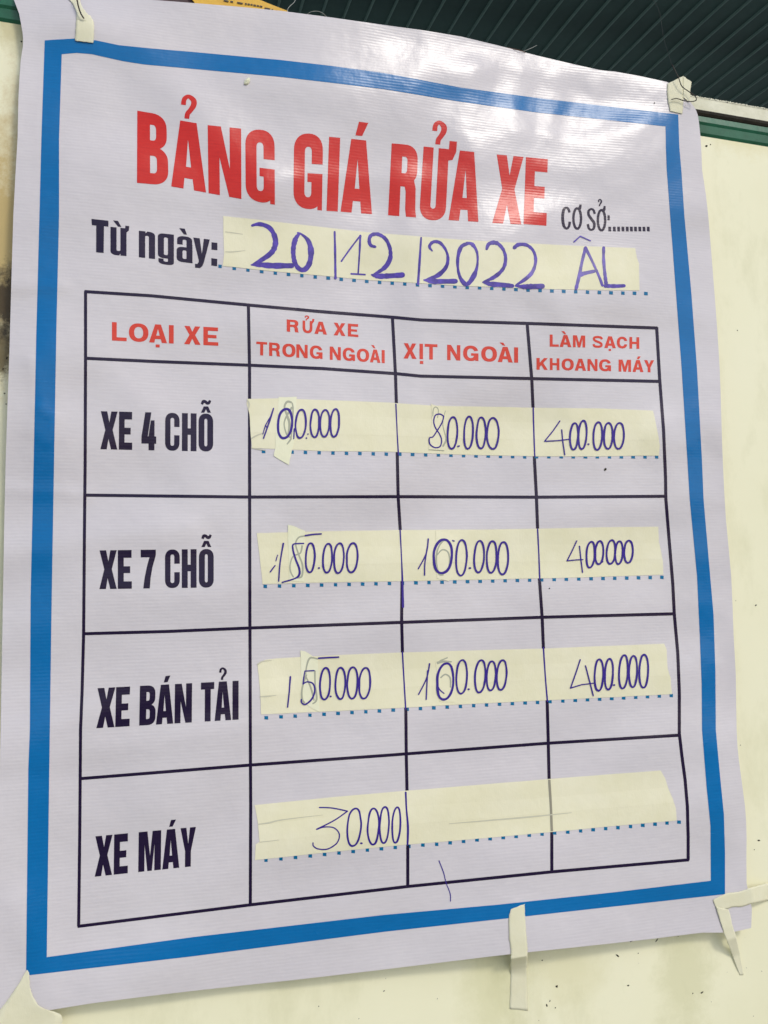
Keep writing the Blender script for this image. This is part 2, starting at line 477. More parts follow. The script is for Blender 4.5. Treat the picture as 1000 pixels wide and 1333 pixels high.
def bil(q, u, v):
    (a, b_, c, d) = q
    return tuple((a[k] * (1 - u) + b_[k] * u) * (1 - v) + (d[k] * (1 - u) + c[k] * u) * v for k in (0, 1))
def put(ch, q, st='c'):
    out = []
    for g in glyph(ch, st):
        if g[0] == 'S':
            hgtpx = math.dist(q[0], q[3])
            out += stroke([bil(q, *p) + (g[2] * hgtpx,) for p in g[1]], cap=False)
        else:
            out.append(([bil(q, *p) for p in g[0]], [[bil(q, *p) for p in h] for h in g[1]]))
    return out
def text(q, f, items, st):
    """items: (letter, x0, x1) in the crop's x along the line; q: TL TR BR BL of the line in the crop"""
    x0, x1 = q[0][0], q[1][0]; Q = f(*q); out = []
    for ch, a, b_ in items:
        u0 = (a - x0) / (x1 - x0); u1 = (b_ - x0) / (x1 - x0)
        qq = [bil(Q, u0, 0), bil(Q, u1, 0), bil(Q, u1, 1), bil(Q, u0, 1)]
        out += put(ch, qq, st)
    return out
def P(*pts): return (list(pts), [])
def hook(f, x0, y0, x1, y1, w):
    W_, H_ = x1 - x0, y1 - y0
    u = lambda a, b_: (x0 + a * W_, y0 + b_ * H_)
    pts = [u(.12, .44), u(.20, .20), (u(.5, .10)), u(.84, .26), u(.84, .46), u(.62, .66), u(.42, .80), u(.36, 1)]
    return stroke([f(p)[0] + (w * m,) for p, m in zip(pts, (1, .95, .8, 1.1, 1.15, 1, 1, 1))], cap=False)

# ------------------------------------------------------------------ the setting: wall, roof
def mesh_obj(name, verts, faces, material, parent=None, smooth=False):
    me = bpy.data.meshes.new(name); me.from_pydata([tuple(map(float, v)) for v in verts], [], faces)
    if isinstance(material, (list, tuple)):
        for m_ in material: me.materials.append(m_)
    else: me.materials.append(material)
    me.update()
    o = link(name, me, parent)
    if smooth:
        for p in me.polygons: p.use_smooth = True
    return o
def prism_line(p0, p1, prof):
    """a bar from p0 to p1 (same y,z profile offsets): prof = [(dy, dz)] counter-clockwise"""
    p0 = np.array(p0); p1 = np.array(p1); n = len(prof)
    v = [p0 + np.array([0, a, b_]) for a, b_ in prof] + [p1 + np.array([0, a, b_]) for a, b_ in prof]
    f = [[i, (i + 1) % n, n + (i + 1) % n, n + i] for i in range(n)] + [list(range(n))[::-1], list(range(n, 2 * n))]
    return v, f

M_wall = mat('cream_painted_wall', (.86, .84, .62), .5, .4)
b = M_wall.node_tree.nodes['Principled BSDF']
v = coords(M_wall)
c0 = ramp(M_wall, noise(M_wall, 2.2, 6, .6, v), [(.32, (.86, .83, .57)), (.50, (.895, .865, .61)), (.66, (.915, .885, .64))])
sp = noise(M_wall, 9, 6, .7, coords(M_wall, (1, 1, .45)))
mx = N(M_wall, 'ShaderNodeMixRGB', blend_type='MULTIPLY'); mx.inputs[0].default_value = 1
lk(M_wall, c0, mx.inputs[1]); lk(M_wall, ramp(M_wall, sp, [(.30, (.86, .86, .80)), (.50, (1, 1, 1))]), mx.inputs[2])
def stain(prev, px, rad, colr, scale, lo_=.25, hi_=.62, squash=1.):
    """a stain with an edge of its own round one place of the wall"""
    c = at(np.array(px, float), 0.)
    t = N(M_wall, 'ShaderNodeTexCoord'); mp = N(M_wall, 'ShaderNodeMapping')
    mp.inputs['Location'].default_value = (-c[0], 0, -c[2] * squash); mp.inputs['Scale'].default_value = (1, 0, squash)
    lk(M_wall, t.outputs['Object'], mp.inputs[0])
    ln = N(M_wall, 'ShaderNodeVectorMath', operation='LENGTH'); lk(M_wall, mp.outputs[0], ln.inputs[0])
    d = math_(M_wall, 'SUBTRACT', 1.0, math_(M_wall, 'DIVIDE', ln.outputs['Value'], rad))
    k = math_(M_wall, 'ADD', d, math_(M_wall, 'MULTIPLY', math_(M_wall, 'SUBTRACT', noise(M_wall, scale, 8, .8, v), .5), 2.0))
    fac = ramp(M_wall, k, [(lo_, (0, 0, 0)), (hi_, (1, 1, 1))])
    m2 = N(M_wall, 'ShaderNodeMixRGB', blend_type='MULTIPLY')
    lk(M_wall, fac, m2.inputs[0]); lk(M_wall, prev, m2.inputs[1]); m2.inputs[2].default_value = (*colr, 1)
    return m2.outputs[0]
c = mx.outputs[0]
c = stain(c, (0, 305), .115, (.66, .52, .30), 26, .0, .75, .6)
c = stain(c, (6, 392), .048, (.12, .095, .06), 60, .2, .7, .75)
c = stain(c, (2, 455), .022, (.25, .22, .16), 90, .2, .6, .5)
c = stain(c, (740, 1262), .06, (.92, .91, .85), 16, 0., .7, 1.0)
c = stain(c, (890, 1270), .05, (.86, .86, .79), 18, .05, .7, .45)
c = stain(c, (640, 1290), .05, (.88, .88, .80), 18, .05, .7, .45)
c = stain(c, (20, 35), .035, (.78, .74, .62), 30, .0, .7, 1)
c = stain(c, (975, 180), .09, (.93, .90, .80), 30, .1, .7, 2.5)
lk(M_wall, c, b.inputs['Base Color'])
bump(M_wall, noise(M_wall, 90, 5, .6, v), .25, .0006, bump(M_wall, noise(M_wall, 5, 3, .5, v), .4, .006))

def zx(px, y=0.):
    q = at(np.array(px, float), y); return q[0], q[2]
# straight lines along the wall's top, fitted where they show left and right of the sheet
def rail_line(pa, pb, y):
    a, b_ = zx(pa, y), zx(pb, y); k = (b_[1] - a[1]) / (b_[0] - a[0])
    return lambda x: a[1] + (x - a[0]) * k
X0, X1 = -2.6, 3.4
zb = rail_line((0, 19), (1000, 184), -.012)      # lower edge of the green rail
ww = -.0
zw = lambda x: zb(x) + .010
V_ = [(X0, 0, -2.0), (X1, 0, -2.0), (X1, 0, zw(X1)), (X0, 0, zw(X0)), (X0, .06, -2.0), (X1, .06, -2.0), (X1, .06, zw(X1)), (X0, .06, zw(X0))]
wall = mesh_obj('wall', V_, [(0, 1, 2, 3), (5, 4, 7, 6), (3, 2, 6, 7), (1, 5, 6, 2), (4, 0, 3, 7), (4, 5, 1, 0)], M_wall)
tag(wall, 'cream painted metal wall panel behind the price banner', kind='structure')

def painted(name, a, b_, rough, sc=40, spec=.5):
    m = mat(name, a, rough, spec); v = coords(m)
    lk(m, ramp(m, noise(m, sc, 6, .7, v), [(.35, a), (.65, b_)]), m.node_tree.nodes['Principled BSDF'].inputs['Base Color'])
    bump(m, noise(m, sc * 4, 4, .6, v), .4, .0008); return m
M_green = painted('green_enamel', (.008, .10, .045), (.016, .15, .075), .35, 22)
M_darkrail = painted('grimy_dark_rail', (.012, .010, .006), (.030, .024, .014), .8, 60, .2)
M_ledge = painted('dusty_cream_ledge', (.68, .66, .48), (.82, .80, .62), .7, 50)
t = link('wall_rail', None); t.location = (X0, -.01, zb(X0))
RAIL_DY = -.010
tag(t, 'green enamelled rail with dark grimy channel and cream ledge along the wall top', 'rail')
def bar(name, off0, prof, m, label=None):
    v_, f_ = prism_line((X0, RAIL_DY, zb(X0) + off0), (X1, RAIL_DY, zb(X1) + off0), prof)
    v_ = [np.array(a) - np.array(t.location) for a in v_]
    o = mesh_obj(name, v_, f_, m, t)
    if label: o['label'] = label
    return o
bar('green_bar', 0, [(.010, 0), (.0072, .003), (.0055, .013), (.0080, .015), (.0060, .018), (.0072, .0262), (.010, .0275)], M_green, 'green enamelled bar with a ridge')
bar('dark_channel', .0268, [(.009, .001), (.0075, .001), (.006, .004), (.0075, .009), (.012, .0095)], M_darkrail, 'dark grimy channel')
bar('ledge', .0360, [(.0085, 0), (.0090, .019), (.035, .019), (.035, 0)], M_ledge, 'cream ledge with a rough upper edge')
# torn paint flecks on the ledge edge
vv = []; ff = []
for k in range(150):
    x = .80 + k * .0022 + random.uniform(-.001, .001); z0 = zb(x) + .0545; s = random.uniform(.0006, .0017)
    n = len(vv); y = -.0015
    vv += [(x - s, y, z0 - .001), (x + s, y, z0 - .001), (x + s * .5, y, z0 + s), (x - s * .6, y, z0 + s * .8),
           (x - s, y + .003, z0 - .001), (x + s, y + .003, z0 - .001), (x + s * .5, y + .003, z0 + s), (x - s * .6, y + .003, z0 + s * .8)]
    ff += [(n, n + 1, n + 2, n + 3), (n + 3, n + 2, n + 6, n + 7), (n + 1, n + 5, n + 6, n + 2), (n, n + 3, n + 7, n + 4)]
o = mesh_obj('paint_crumbs', [np.array(a) - np.array(t.location) for a in vv], ff, M_ledge, t); o['kind'] = 'stuff'

# the far roof, seen over the wall: panels running away from the wall
M_roof = mat('dark_green_roof_sheet', (.030, .060, .052), .55, .4)
v = coords(M_roof)
lk(M_roof, ramp(M_roof, noise(M_roof, 3, 5, .6, v), [(.32, (.030, .072, .062)), (.68, (.056, .122, .106))]), M_roof.node_tree.nodes['Principled BSDF'].inputs['Base Color'])
M_rib_lit = mat('roof_sheet_rib_lit', (.15, .25, .22), .45, .5)  # same paint as the sheet; the light the ribs catch is painted in
d1 = ray(np.array([193., 687.])); d1 = d1 / d1[1]
zr = CAM[2] + 2.4
y_a, y_b = .9, 13.0
o0 = np.array([0., CAM[1], zr]) 
sp_ = .103
roof = link('roof', None); tag(roof, 'dark green ribbed sheet roof high beyond the wall', kind='structure')
roof.location = (0, 0, zr)
def rv(x, y, dz): 
    return (x + d1[0] * (y - CAM[1]), y, zr + d1[2] * (y - CAM[1]) + dz)
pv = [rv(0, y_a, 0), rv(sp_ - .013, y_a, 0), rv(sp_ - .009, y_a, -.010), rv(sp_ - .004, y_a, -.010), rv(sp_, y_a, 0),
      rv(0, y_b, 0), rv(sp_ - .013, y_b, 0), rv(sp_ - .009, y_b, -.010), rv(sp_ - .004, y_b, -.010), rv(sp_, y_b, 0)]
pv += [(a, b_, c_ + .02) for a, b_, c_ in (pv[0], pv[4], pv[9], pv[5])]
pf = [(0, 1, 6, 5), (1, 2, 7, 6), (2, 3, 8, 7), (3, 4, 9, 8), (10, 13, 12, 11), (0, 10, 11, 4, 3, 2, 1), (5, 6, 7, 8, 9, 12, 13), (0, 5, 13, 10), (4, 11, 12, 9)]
pm = bpy.data.meshes.new('roof_panel'); pm.from_pydata([(a, b_, c_ - zr) for a, b_, c_ in pv], [], pf)
pm.materials.append(M_roof); pm.materials.append(M_rib_lit)
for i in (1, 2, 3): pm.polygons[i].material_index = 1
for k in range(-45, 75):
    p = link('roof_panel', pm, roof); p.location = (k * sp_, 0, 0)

ground = mesh_obj('ground', [(-60, -60, CAM[2] - 1.5), (60, -60, CAM[2] - 1.5), (60, 60, CAM[2] - 1.5), (-60, 60, CAM[2] - 1.5)], [(0, 1, 2, 3)], painted('concrete_ground', (.30, .29, .26), (.38, .37, .34), .85, 3))  # out of view, added to bounce light up onto the roof's underside
tag(ground, 'unseen grey concrete floor sheet, added for bounce light', kind='structure')

# dirt specks on the wall
M_dirt = mat('dirt', (.05, .045, .03), .9, .2)
vv = []; ff = []
def speck(px, r, y=-.0004, el=1., ang=0.):
    c_ = at(np.array(px, float), y); n = len(vv); m_ = 9
    for a in range(m_):
        th = a * 2 * math.pi / m_; rr_ = r * random.uniform(.7, 1.2)
        dx, dz = rr_ * math.cos(th) * el, rr_ * math.sin(th)
        vv.append((c_[0] + dx * math.cos(ang) - dz * math.sin(ang), y, c_[2] + dx * math.sin(ang) + dz * math.cos(ang)))
    vv.append((c_[0], y - r * .5, c_[2]))
    for a in range(m_): ff.append((n + a, n + (a + 1) % m_, n + m_))
for p, r_, e_, a_ in [((725, 1284), .0014, 1, 0), ((712, 1309), .0018, .5, .4), ((716, 1303), .0012, .5, -.3), ((723, 1312), .0008, 1, 0), ((804, 1244), .0009, 3, -.8),
                      ((822, 1225), .0010, 2, .2), ((831, 1241), .0007, 1, 0), ((855, 1224), .0007, 5, .8), ((902, 1293), .0009, 1, 0), ((914, 1292), .0009, 2.4, .4),
                      ((818, 1283), .0009, 1.5, 0), ((706, 1250), .0006, 2, 0), ((960, 430), .0009, 1, 0), ((984, 788), .0009, 2, .5), ((958, 782), .0006, 1, 0),
                      ((920, 190), .0014, 1.5, .3), ((925, 188), .0009, 1, 0), ((988, 1094), .0009, 2, 0), ((982, 1106), .0007, 1, 0), ((9, 466), .0016, .5, 0), ((4, 480), .0012, .5, 0),
                      ((6, 512), .0008, 1, 0), ((8, 526), .0008, 1, 0), ((28, 54), .001, 1, 0), ((964, 970), .0006, 1, 0), ((500, 1290), .0006, 2, .3), ((415, 1310), .0006, 1, .3)]:
    speck(p, r_, -.0003, e_, a_)
for k in range(16):
    speck((random.choice([random.uniform(370, 1000)] * 3 + [random.uniform(920, 1000)]), random.uniform(1215, 1333) if k < 60 else random.uniform(200, 1200)), random.uniform(.0002, .0004), -.0003, random.uniform(.7, 2.5), random.uniform(-1, 1))
tag(mesh_obj('dirt_specks', vv, ff, M_dirt), 'dark dirt specks stuck on the cream wall round the banner', 'dirt', kind='stuff')

# ------------------------------------------------------------------ the banner
banner = link('price_banner', None); banner.location = (0, 0, 0)
tag(banner, 'white vinyl car wash price banner with blue border, red title and table', 'banner')
sheet_px = [(21, -16), (25, 17.5), (29.5, 42.5), (30, 60), (27, 80), (24, 130), (23, 180), (17.5, 280), (12.5, 455), (7.5, 600), (4, 775), (1, 950), (-3, 1100), (-9, 1324),
            (65, 1315), (120, 1306), (250, 1290), (380, 1276), (500, 1262), (590, 1251), (665, 1242), (760, 1232), (850, 1222), (915, 1214), (978, 1208),
            (972, 1150), (972, 1090), (970, 1050), (962, 990), (959, 950), (958, 880), (955, 825), (952, 750), (945, 675), (941, 600), (939, 540), (937, 480), (932, 405), (922, 280),
            (917, 240), (914, 220), (913, 192), (910, 159), (906.5, 144), (899, 133), (885, 118), (868, 106.6), (800, 93), (780, 91), (700, 72.5), (600, 47.5), (500, 32.5), (365, 14), (240, 3), (100, -8)]
sheet_px = spline(sheet_px, 2, True)
film('sheet', union([(sheet_px, [])]), M_sheet, 0, .0006, banner)
PR = .00022
outer = [(58.3, 52.5), (75, 51.3), (100, 50), (125, 52.5), (155, 58.8), (200, 63.3), (250, 67.5), (365, 78), (430, 85.5), (500, 95), (600, 114), (700, 127.5), (800, 139.5), (883, 149),
         (884.5, 192), (887, 220), (891, 280), (900, 380), (907.5, 480), (914, 600), (916, 650), (922.5, 725), (929, 800), (931.5, 875), (932, 950), (937.5, 1010), (942.5, 1060), (944, 1110), (944, 1164),
         (800, 1180), (665, 1195), (500, 1213), (250, 1245), (34, 1270), (37, 1000), (39, 950), (40, 775), (44, 600), (47.5, 430), (51.5, 280), (54, 180)]
inner = [(80.5, 70.5), (100, 68.8), (120, 70.5), (140, 75), (160, 79.5), (187.5, 83.8), (250, 89.5), (365, 100), (430, 107.5), (500, 116), (600, 132.5), (700, 146.5), (780, 155), (866.5, 164.5),
         (867, 192), (868, 220), (872.5, 280), (880, 380), (887.5, 480), (895, 600), (898, 650), (907.5, 750), (911, 825), (913.5, 890), (914, 950), (920, 1025), (925, 1075), (925.5, 1146.5),
         (800, 1161.5), (650, 1177.5), (500, 1191), (250, 1220), (61, 1246), (65, 950), (67.5, 775), (70.5, 600), (73.5, 430), (77, 280), (77, 180)]
film('border', union([(outer, [inner])]), M_blue, PR, 0, banner)['label'] = 'blue printed border'

LW = 4.1
c0l = [(111.5, 379), (111.5, 466), (111, 600), (110, 700), (109, 825), (107, 900), (105, 950), (104, 1080), (102.5, 1206)]
c1l = [(323.5, 397), (325, 480), (325, 600), (325.5, 815), (326, 950), (326.5, 1050), (326, 1178)]
c2l = [(511, 413), (515, 488), (516, 520), (517.5, 600), (518.5, 647), (521, 687), (523.5, 760), (523, 805), (524, 847), (528.5, 925), (529, 980), (530, 1030), (531, 1100), (531, 1154)]
c3l = [(686.5, 422), (692.5, 495), (694, 530), (696, 600), (698.5, 647), (700, 688), (702.5, 755), (706, 805), (707.5, 842), (712.5, 915), (713.5, 950), (715, 1015), (718.5, 1082), (718.5, 1136)]
c4l = [(855, 426), (859, 495), (864, 560), (866.5, 620), (867, 650), (871, 700), (876, 760), (878, 800), (882.5, 850), (884.5, 900), (884.5, 955), (888, 985), (892, 1015), (895, 1050), (896, 1090), (896, 1120)]
r0l = [(110, 379.5), (196, 384.9), (268, 391.8), (323, 397), (420, 405.8), (512, 413), (548, 416.4), (620, 419), (700, 421.4), (856, 427)]
r1l = [(111, 466.3), (196, 470.3), (323, 475.3), (420, 479.8), (515, 486.3), (548, 489.6), (700, 493), (859, 496.5)]
r2l = [(110, 644.5), (325, 647), (518, 646.5), (698, 647.2), (867, 646)]
r3l = [(108.5, 825), (218, 822), (325, 817.5), (500, 811), (706, 803.5), (878, 799)]
r4l = [(106, 1013.5), (325, 996), (500, 983.5), (713, 967.5), (885, 957)]
r5l = [(101, 1206), (325, 1178), (531, 1154), (718, 1135), (897, 1119.3)]
grid = []
for l in (c0l, c1l, c2l, c3l, c4l, r0l, r1l, r2l, r3l, r4l, r5l): grid += line(l, LW)
film('table_lines', union(grid), M_dark, PR, 0, banner)['label'] = 'black printed table of five rows and four columns'

# title
a5 = cr(150, 110, .2); b5 = cr(340, 130, .2); c6 = cr(500, 140, .24)
T_ = []
T_ += put('B', a5((144, 170), (340, 203), (347, 658), (142, 640)))
T_ += put('A', a5((368, 224), (590, 262), (592, 703), (365, 663)))
T_ += put('N', a5((602, 264), (820, 287), (822, 745), (608, 707)))
T_ += put('G', [(319.4, 167.5), (357.5, 170), (358, 266.5), (320, 260)])
T_ += put('G', b5((215, 216), (404, 222), (396, 720), (210, 700)))
T_ += put('I', b5((443, 240), (515, 247), (499, 727), (426, 722)))
T_ += put('A', b5((537, 248), (738, 270), (722, 744), (517, 728)))
T_ += [P(*b5((637, 142), (698, 150), (658, 235), (614, 231)))]
T_ += put('R', c6((42, 194), (185, 206), (174, 596), (22, 584)))
T_ += put('U', c6((215, 211), (352, 226), (333, 616), (190, 606)))
T_ += [P(*c6((320, 222), (352, 226), (356, 181), (396, 185), (392, 240), (372, 284), (335, 290)))]
T_ += put('A', c6((371, 229), (533, 245), (512, 620), (350, 610)))
T_ += put('X', c6((610, 254), (757, 268), (745, 634), (587, 626)))
T_ += put('E', c6((770, 269), (891, 280), (881, 641), (757, 632)))
T_ += hook(a5, 433, 62, 525, 222, 6.4)
T_ += hook(c6, 267, 68, 335, 200, 6.4)
film('title_lettering', union(T_), M_red, PR, 0, banner)['label'] = 'red title lettering BẢNG GIÁ RỬA XE'

# "Từ ngày:" and "CƠ SỞ:"
d4 = cr(100, 270, .24); K_ = []
K_ += [P(*d4((80, 62), (172, 72), (172, 104), (148, 102), (146, 247), (105, 243), (106, 98), (82, 96)))]
K_ += put('u', d4((183, 105), (270, 114), (270, 264), (183, 256)))
K_ += [P(*d4((240, 112), (262, 116), (264, 99), (285, 101), (283, 125), (268, 138), (245, 140)))]
K_ += [P(*d4((197, 70), (224, 73), (242, 106), (224, 104)))]
K_ += put('n', d4((337, 126), (425, 136), (425, 280), (337, 270)))
K_ += put('g', d4((440, 138), (527, 148), (527, 316), (440, 304)))
K_ += put('a', d4((542, 152), (628, 162), (628, 303), (542, 292)))
K_ += [P(*d4((556, 112), (586, 115), (598, 148), (581, 146)))]
K_ += put('y', d4((632, 163), (722, 174), (712, 332), (634, 326)))
K_ += [P(*d4((731, 189), (763, 192), (763, 232), (731, 229))), P(*d4((730, 275), (762, 279), (762, 319), (730, 315)))]
film('date_lettering', union(K_), M_dark, PR, 0, banner)['label'] = 'black lettering Từ ngày: before the date'
e5 = cr(700, 240, .2); K_ = []
K_ += stroke(e5((208, 183, 16), (200, 160, 15), (187, 151, 13), (170, 165, 18), (163, 215, 19), (170, 268, 18), (188, 287, 14), (203, 275, 16), (210, 243, 17)), cap=False)
def ringp(f, cx, cy, rx, ry, w, tilt=0, n=18):
    pts = []
    for k in range(n):
        a = 2 * math.pi * k / n
        x_, y_ = rx * math.cos(a), ry * math.sin(a)
        pts.append(f((cx + x_ - tilt * y_, cy + y_))[0] + (w,))
    return stroke(pts, smooth=False, closed=True)
K_ += ringp(e5, 258, 222, 25, 67, 3.2)
K_ += [P(*e5((268, 148), (272, 130), (287, 132), (285, 155), (276, 172), (266, 168)))]
K_ += stroke(e5((372, 192, 16), (364, 168, 14), (349, 160, 13), (333, 172, 16), (332, 197, 17), (350, 225, 18), (368, 252, 18), (366, 285, 16), (350, 296, 13), (334, 286, 15), (327, 258, 16)), cap=False)
K_ += ringp(e5, 416, 233, 24, 67, 3.2)
K_ += [P(*e5((425, 160), (430, 140), (443, 142), (442, 165), (434, 184), (424, 178)))]
K_ += hook(e5, 394, 93, 418, 142, 1.9)
K_ += [P(*e5((455, 200), (470, 202), (470, 234), (455, 232)))]
for x_ in (460, 490, 518, 546, 574, 601, 628, 656, 683, 711):
    K_ += [P(*e5((x_, 275), (x_ + 18, 276), (x_ + 19, 306), (x_ + 1, 305)))]
film('branch_lettering', union(K_), M_dark, PR, 0, banner)['label'] = 'small black lettering CƠ SỞ: with a dotted blank'

# column headings
def add_text(name, pieces, m, label):
    film(name, union(pieces), m, PR, 0, banner)['label'] = label
f = cr(100, 370, .24)
K_ = text([(191, 205), (768, 235), (768, 334), (191, 305)], f, [('L', 191, 271), ('O', 283, 389), ('A', 392, 490), ('I', 500, 526), ('X', 582, 672), ('E', 687, 768)], 'w') + [P(*f((428, 326), (450, 327), (450, 343), (428, 342)))]
add_text('column_heading', K_, M_orange, 'red heading LOẠI XE')
f = cr(310, 390, .22)
K_ = text([(288, 117), (712, 146), (712, 222), (288, 189)], f, [('R', 288, 360), ('U', 382, 440), ('A', 452, 526), ('X', 565, 636), ('E', 650, 712)], 'w')
K_ += [P(*f((428, 128), (438, 127), (440, 114), (452, 115), (450, 130), (440, 142), (428, 144)))] + hook(f, 394, 94, 420, 122, 1.7)
K_ += text([(108, 248), (868, 299), (868, 376), (108, 328)], f, [('T', 108, 172), ('R', 184, 250), ('O', 262, 340), ('N', 345, 412), ('G', 425, 500), ('N', 543, 608), ('G', 620, 692), ('O', 703, 776), ('A', 780, 843), ('I', 850, 868)], 'w')
K_ += [P(*f((787, 268), (804, 270), (813, 288), (802, 287)))]
add_text('column_heading', K_, M_orange, 'red heading RỬA XE TRONG NGOÀI')
f = cr(500, 400, .2)
K_ = text([(127, 233), (873, 261), (873, 361), (127, 333)], f, [('X', 127, 212), ('I', 231, 254), ('T', 265, 348), ('N', 411, 497), ('G', 515, 615), ('O', 633, 735), ('A', 740, 838), ('I', 847, 873)], 'w')
K_ += [P(*f((234, 349), (256, 350), (256, 369), (234, 368))), P(*f((752, 228), (776, 230), (790, 250), (774, 249)))]
add_text('column_heading', K_, M_orange, 'red heading XỊT NGOÀI')
f = cr(670, 410, .21)
K_ = text([(218, 121), (773, 138), (773, 210), (218, 196)], f, [('L', 218, 274), ('A', 279, 352), ('M', 362, 438), ('S', 483, 548), ('A', 556, 628), ('C', 634, 700), ('H', 712, 773)], 'w')
K_ += text([(136, 266), (865, 281), (865, 356), (136, 339)], f, [('K', 136, 206), ('H', 219, 278), ('O', 292, 367), ('A', 373, 443), ('N', 452, 514), ('G', 524, 598), ('M', 645, 722), ('A', 731, 799), ('Y', 803, 865)], 'w')
K_ += [P(*f((290, 100), (308, 101), (320, 119), (308, 119))), P(*f((583, 210), (598, 210), (598, 223), (583, 223))), P(*f((765, 256), (783, 257), (770, 274), (758, 273)))]
add_text('column_heading', K_, M_orange, 'red heading LÀM SẠCH KHOANG MÁY')

# row headings
def circ(f, x, y, h):
    w_ = 27
    return [P(*f((x - w_, y + h), (x - 12, y), (x + 12, y), (x + w_, y + h), (x + 9, y + h), (x, y + h * .45), (x - 9, y + h)))]
def tilde(f, x, y):
    return stroke(f((x - 22, y + 22, 13), (x - 15, y + 7, 17), (x - 4, y + 7, 16), (x + 6, y + 15, 16), (x + 16, y + 13, 16), (x + 23, y, 12)), cap=False)
f = cr(100, 500, .24)
K_ = text([(132, 147), (740, 161), (740, 366), (130, 353)], f, [('X', 130, 222), ('E', 230, 302), ('4', 352, 432), ('C', 480, 558), ('H', 571, 650), ('O', 661, 740)], 'c') + circ(f, 701, 121, 34) + tilde(f, 701, 88)
add_text('row_heading', K_, M_dark, 'black row heading XE 4 CHỖ')
f = cr(100, 680, .24)
K_ = text([(123, 152), (743, 144), (743, 353), (123, 362)], f, [('X', 123, 217), ('E', 223, 299), ('7', 347, 429), ('C', 479, 559), ('H', 570, 650), ('O', 663, 743)], 'c') + circ(f, 703, 100, 34) + tilde(f, 704, 67)
add_text('row_heading', K_, M_dark, 'black row heading XE 7 CHỖ')
f = cr(100, 850, .24)
K_ = text([(116, 191), (878, 150), (878, 361), (110, 408)], f, [('X', 112, 210), ('E', 214, 291), ('B', 343, 430), ('A', 433, 526), ('N', 533, 626), ('T', 674, 746), ('A', 749, 838), ('I', 845, 878)], 'c')
K_ += [P(*f((482, 125), (508, 122), (493, 158), (472, 160)))] + hook(f, 774, 76, 812, 146, 3.0)
add_text('row_heading', K_, M_dark, 'black row heading XE BÁN TẢI')
f = cr(90, 1050, .24)
K_ = text([(145, 161), (688, 110), (686, 322), (142, 380)], f, [('X', 142, 236), ('E', 245, 321), ('M', 378, 500), ('A', 508, 600), ('Y', 605, 688)], 'c') + [P(*f((553, 73), (580, 70), (562, 108), (543, 110)))]
add_text('row_heading', K_, M_dark, 'black row heading XE MÁY')

# dotted writing lines
def dots(label, groups, sz=4.7, sy=4.4):
    pcs = []
    for f, xs, ys in groups:
        for k, x_ in enumerate(xs):
            y_ = ys[k] if len(ys) == len(xs) else np.interp(x_, [xs[0], xs[-1]], [ys[0], ys[-1]])
            p = f((x_, y_))[0]; h = sz / 2 * random.uniform(.92, 1.06); g = sy / 2
            pcs.append(P((p[0] - h, p[1] - g), (p[0] + h, p[1] - g + .3), (p[0] + h, p[1] + g + .3), (p[0] - h, p[1] + g)))
    o = film('dotted_line', union(pcs), M_dot, PR, 0, banner); o['label'] = label; o['kind'] = 'stuff'
dots('blue dotted line under the date', [(cr(280, 275, .22), [30, 114, 195, 276, 357, 435, 514, 593, 670, 747, 823, 898, 974], [325, 337, 347, 356, 365, 373, 380, 388, 395, 402, 408, 414, 420]),
      (cr(480, 290, .24), [128, 196, 265, 333, 401, 468, 535, 602, 668, 734, 799], [327, 331, 336, 340, 343, 346, 350, 352, 355, 358, 361]),
      (cr(680, 290, .2), [38, 116, 193, 270, 348, 425, 502, 578, 655, 731, 805], [437, 440, 443, 446, 448, 451, 453, 455, 457, 458, 460])])
dots('blue dotted line in the XE 4 CHỖ row', [(cr(310, 500, .2), [166, 260, 352, 439, 528, 618, 706, 793, 880, 965], [438, 440, 442, 444, 446, 448, 450, 451, 453, 455]),
      (cr(490, 510, .21), [146, 225, 306, 385, 463, 541, 618, 694, 770, 845, 920], [386, 388, 390, 391, 393, 395, 397, 398, 400, 401, 403]),
      (cr(680, 510, .2), [16, 92, 173, 254, 332, 411, 489, 568, 645, 722, 799, 875], [422, 423])])
dots('blue dotted line in the XE 7 CHỖ row', [(cr(320, 670, .2), [127, 220, 313, 404, 494, 585, 673, 761, 848, 935], [466, 447]),
      (cr(500, 670, .21), [34, 115, 198, 279, 360, 439, 518, 596, 674, 751, 827, 903, 978], [426, 403]),
      (cr(680, 670, .2), [208, 287, 368, 448, 526, 602, 680, 757, 833, 909], [421, 407])])
dots('blue dotted line in the XE BÁN TẢI row', [(cr(320, 830, .2), [134, 230, 322, 418, 510, 601, 692, 782, 870, 960], [521, 515, 510, 504, 498, 493, 487, 482, 477, 471]),
      (cr(500, 830, .21), [58, 144, 226, 309, 392, 474, 556, 636, 716, 796, 875, 952], [448, 444, 439, 435, 430, 426, 421, 417, 412, 408, 404, 401]),
      (cr(690, 830, .21), [125, 204, 281, 357, 432, 507, 581, 656, 729, 802, 876], [396, 358])])
dots('blue dotted line in the XE MÁY row', [(cr(320, 1020, .24), [110, 191, 270, 350, 428, 506, 583, 660, 736, 811, 885, 961], [415, 408, 400, 392, 384, 376, 368, 360, 353, 346, 340, 333]),
      (cr(520, 980, .38), [128, 174, 220, 266, 311, 356, 400, 445, 489, 532, 577, 621, 664, 707, 749, 792, 834, 876, 917, 958], [313, 308, 303, 298, 294, 290, 286, 282, 278, 274, 271, 267, 263, 259, 256, 252, 248, 244, 240, 237])])
film('pen_mark', union(stroke(cr(520, 980, .38)((136, 370, 3.4), (152, 412, 3.2), (160, 445, 2.6), (174, 482, 3.2), (175, 508, 3)))), M_pen, PR + .0002, 0, banner)['label'] = 'stray violet pen stroke crossing the lowest table line'

